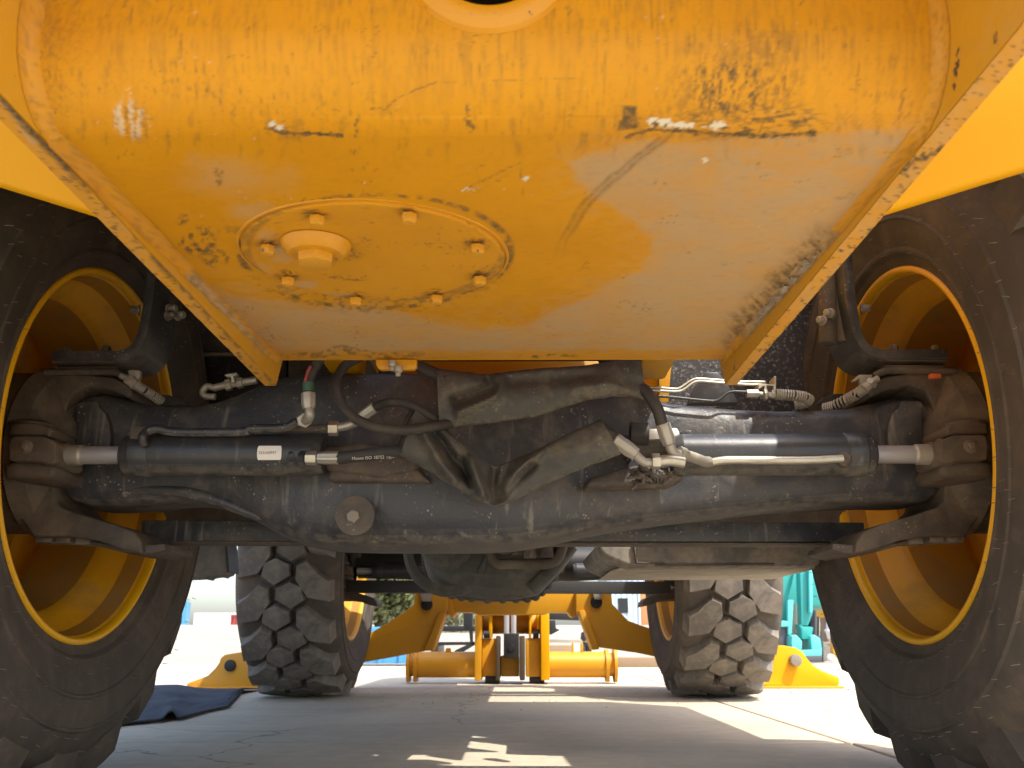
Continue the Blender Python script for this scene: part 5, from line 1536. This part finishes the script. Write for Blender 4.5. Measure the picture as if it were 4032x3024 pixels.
# teal mini excavator and a yellow one behind it, on the right
def pxo(ob, name, pts, Y, d, m_, f=RX, bev=.01):
    o = MB().py(mp(f, pts), Y, Y + d).build(name, m_, None, bevel=bev)
    o.parent = ob; o.matrix_parent_inverse = Matrix.Translation(-ob.location)
    return o
YE = 10.6
ex = empty('mini_excavator', (3.55, YE + .8, 0)); tag(ex, 'teal mini excavator with its arm lowered, just left of the right rear tyre', 'excavator')
pxo(ex, 'boom', [(250, 40), (520, 40), (470, 290), (430, 430), (415, 560), (420, 740), (300, 740), (290, 420)], YE + .2, .16, 'teal')
pxo(ex, 'dipper_arm', [(560, 40), (720, 40), (722, 380), (712, 640), (660, 780), (580, 780), (575, 480)], YE, .17, 'teal')
pxo(ex, 'dipper_ram', [(668, 40), (712, 40), (712, 630), (676, 630)], YE - .07, .06, 'teal_light')
pxo(ex, 'boom_ram', [(425, 480), (490, 480), (470, 880), (425, 890)], YE + .05, .07, 'teal_light')
pxo(ex, 'ram_rod', [(500, 520), (560, 530), (555, 860), (500, 880)], YE + .3, .05, 'zinc')
pxo(ex, 'link', [(555, 760), (600, 790), (660, 790), (720, 800), (715, 840), (690, 940), (590, 940), (580, 830)], YE - .03, .2, 'teal')
pxo(ex, 'blade_arm', [(470, 900), (520, 885), (590, 960), (585, 1060), (480, 1080), (465, 980)], YE - .1, .3, 'teal_light')
pxo(ex, 'blade_arm', [(690, 900), (730, 885), (800, 930), (825, 1070), (700, 1080)], YE - .1, .3, 'teal_light')
pxo(ex, 'dozer_blade', [(250, 1075), (822, 1060), (820, 1140), (250, 1150)], YE - .2, .1, 'teal_light')
pxo(ex, 'blade_edge', [(250, 1140), (825, 1130), (822, 1205), (250, 1205)], YE - .22, .1, 'grey_machine')
pxo(ex, 'slew_bracket', [(250, 800), (420, 800), (470, 990), (470, 1080), (250, 1080)], YE + .1, .4, 'grey_machine')
pxo(ex, 'hose_guide', [(285, 740), (360, 720), (430, 730), (440, 790), (290, 800)], YE + .05, .1, 'teal_light')
tk = pxo(ex, 'track', [(822, 960), (860, 975), (905, 1030), (910, 1110), (890, 1180), (840, 1205), (822, 1205)], YE - .05, 1.6, 'track', bev=.02)
for k in range(9):
    p0 = UY(*RX(828, 985 + k * 24), YE - .07); p1 = UY(*RX(906, 985 + k * 24), YE - .07)
    o = MB().bb(p0.x, p1.x, YE - .09, YE - .05, p0.z - .014, p0.z + .014).build('track_bar', 'track', None, bevel=.004)
    o.parent = ex; o.matrix_parent_inverse = Matrix.Translation(-ex.location)
o = MB().bb(3.0, 4.25, YE + .7, YE + 2.0, .62, 1.15).build('upper_body', 'teal', None, bevel=.06); o.parent = ex; o.matrix_parent_inverse = Matrix.Translation(-ex.location)
o = MB().bb(2.95, 3.55, YE + .8, YE + 1.9, 1.15, 2.4).build('cab', 'frame_black', None, bevel=.05); o.parent = ex; o.matrix_parent_inverse = Matrix.Translation(-ex.location)
o = MB().bb(2.85, 3.1, YE + .1, YE + 1.7, 0, .42).build('track', 'track', None, bevel=.06); o.parent = ex; o.matrix_parent_inverse = Matrix.Translation(-ex.location)
YE2 = 15.
e2 = empty('excavator', (5.6, YE2 + 1, 0)); tag(e2, 'yellow excavator behind the teal one, its arm hanging down beside the tyre', 'excavator')
pxo(e2, 'bucket_link', [(815, 390), (870, 370), (920, 400), (960, 520), (965, 640), (900, 700), (850, 660), (830, 520)], YE2, .4, 'yellow_clean')
pxo(e2, 'dipper_arm', [(855, 650), (915, 680), (920, 900), (935, 1130), (905, 1130), (880, 900)], YE2 + .1, .3, 'timber')
pxo(e2, 'ram', [(920, 690), (970, 700), (965, 880), (930, 940), (910, 860), (885, 830), (912, 815)], YE2 - .1, .2, 'cont_white')
pxo(e2, 'bucket', [(950, 980), (985, 990), (1025, 1110), (1015, 1160), (965, 1150), (950, 1080)], YE2 - .2, .5, 'yellow_far')
pxo(e2, 'counterweight', [(935, 900), (1100, 900), (1100, 1190), (975, 1190), (940, 1120)], YE2 + .5, .8, 'grey_machine')
b = MB(); bmesh.ops.create_uvsphere(b.bm, u_segments=16, v_segments=10, radius=.045, matrix=Matrix.Translation(UY(*RX(925, 1165), 10.2)))
o = b.build('marker_ball', 'cont_white', None); 
p = UY(*RX(925, 1165), 10.2); zz = min(v.co.z for v in o.data.vertices)
for v in o.data.vertices: v.co.z -= zz
tag(o, 'white round marker on the ground in front of the teal excavator track', 'marker')
# grey and white racks of another machine between the excavators
YM = 18.
mm = empty('parked_lorry', (5.5, YM, 0)); tag(mm, 'pale lorry body with upright stakes far behind the teal excavator', 'lorry')
for P, m_ in (([(415, 380), (560, 375), (560, 470), (410, 470)], 'cont_white'), ([(735, 385), (830, 375), (830, 540), (735, 560)], 'cont_white'), ([(740, 560), (770, 560), (765, 900), (735, 900)], 'grey_machine'), ([(785, 540), (800, 540), (800, 900), (785, 900)], 'zinc'), ([(735, 690), (850, 690), (850, 905), (735, 905)], 'cont_white')):
    pxo(mm, 'body_panel', P, YM + (.5 if m_ == 'cont_white' else 0), .3, m_)
pxo(mm, 'chassis', [(380, 1000), (1000, 1000), (1000, 1080), (380, 1080)], YM + .6, 2., 'grey_machine')
for x in (480, 760):
    p = UY(*RX(x, 1100), YM + .5)
    o = MB().cyl((p.x, YM + .5, .45), (p.x, YM + .8, .45), .45, seg=24).build('wheel', 'rubber', None, bevel=.03); o.parent = mm; o.matrix_parent_inverse = Matrix.Translation(-mm.location)
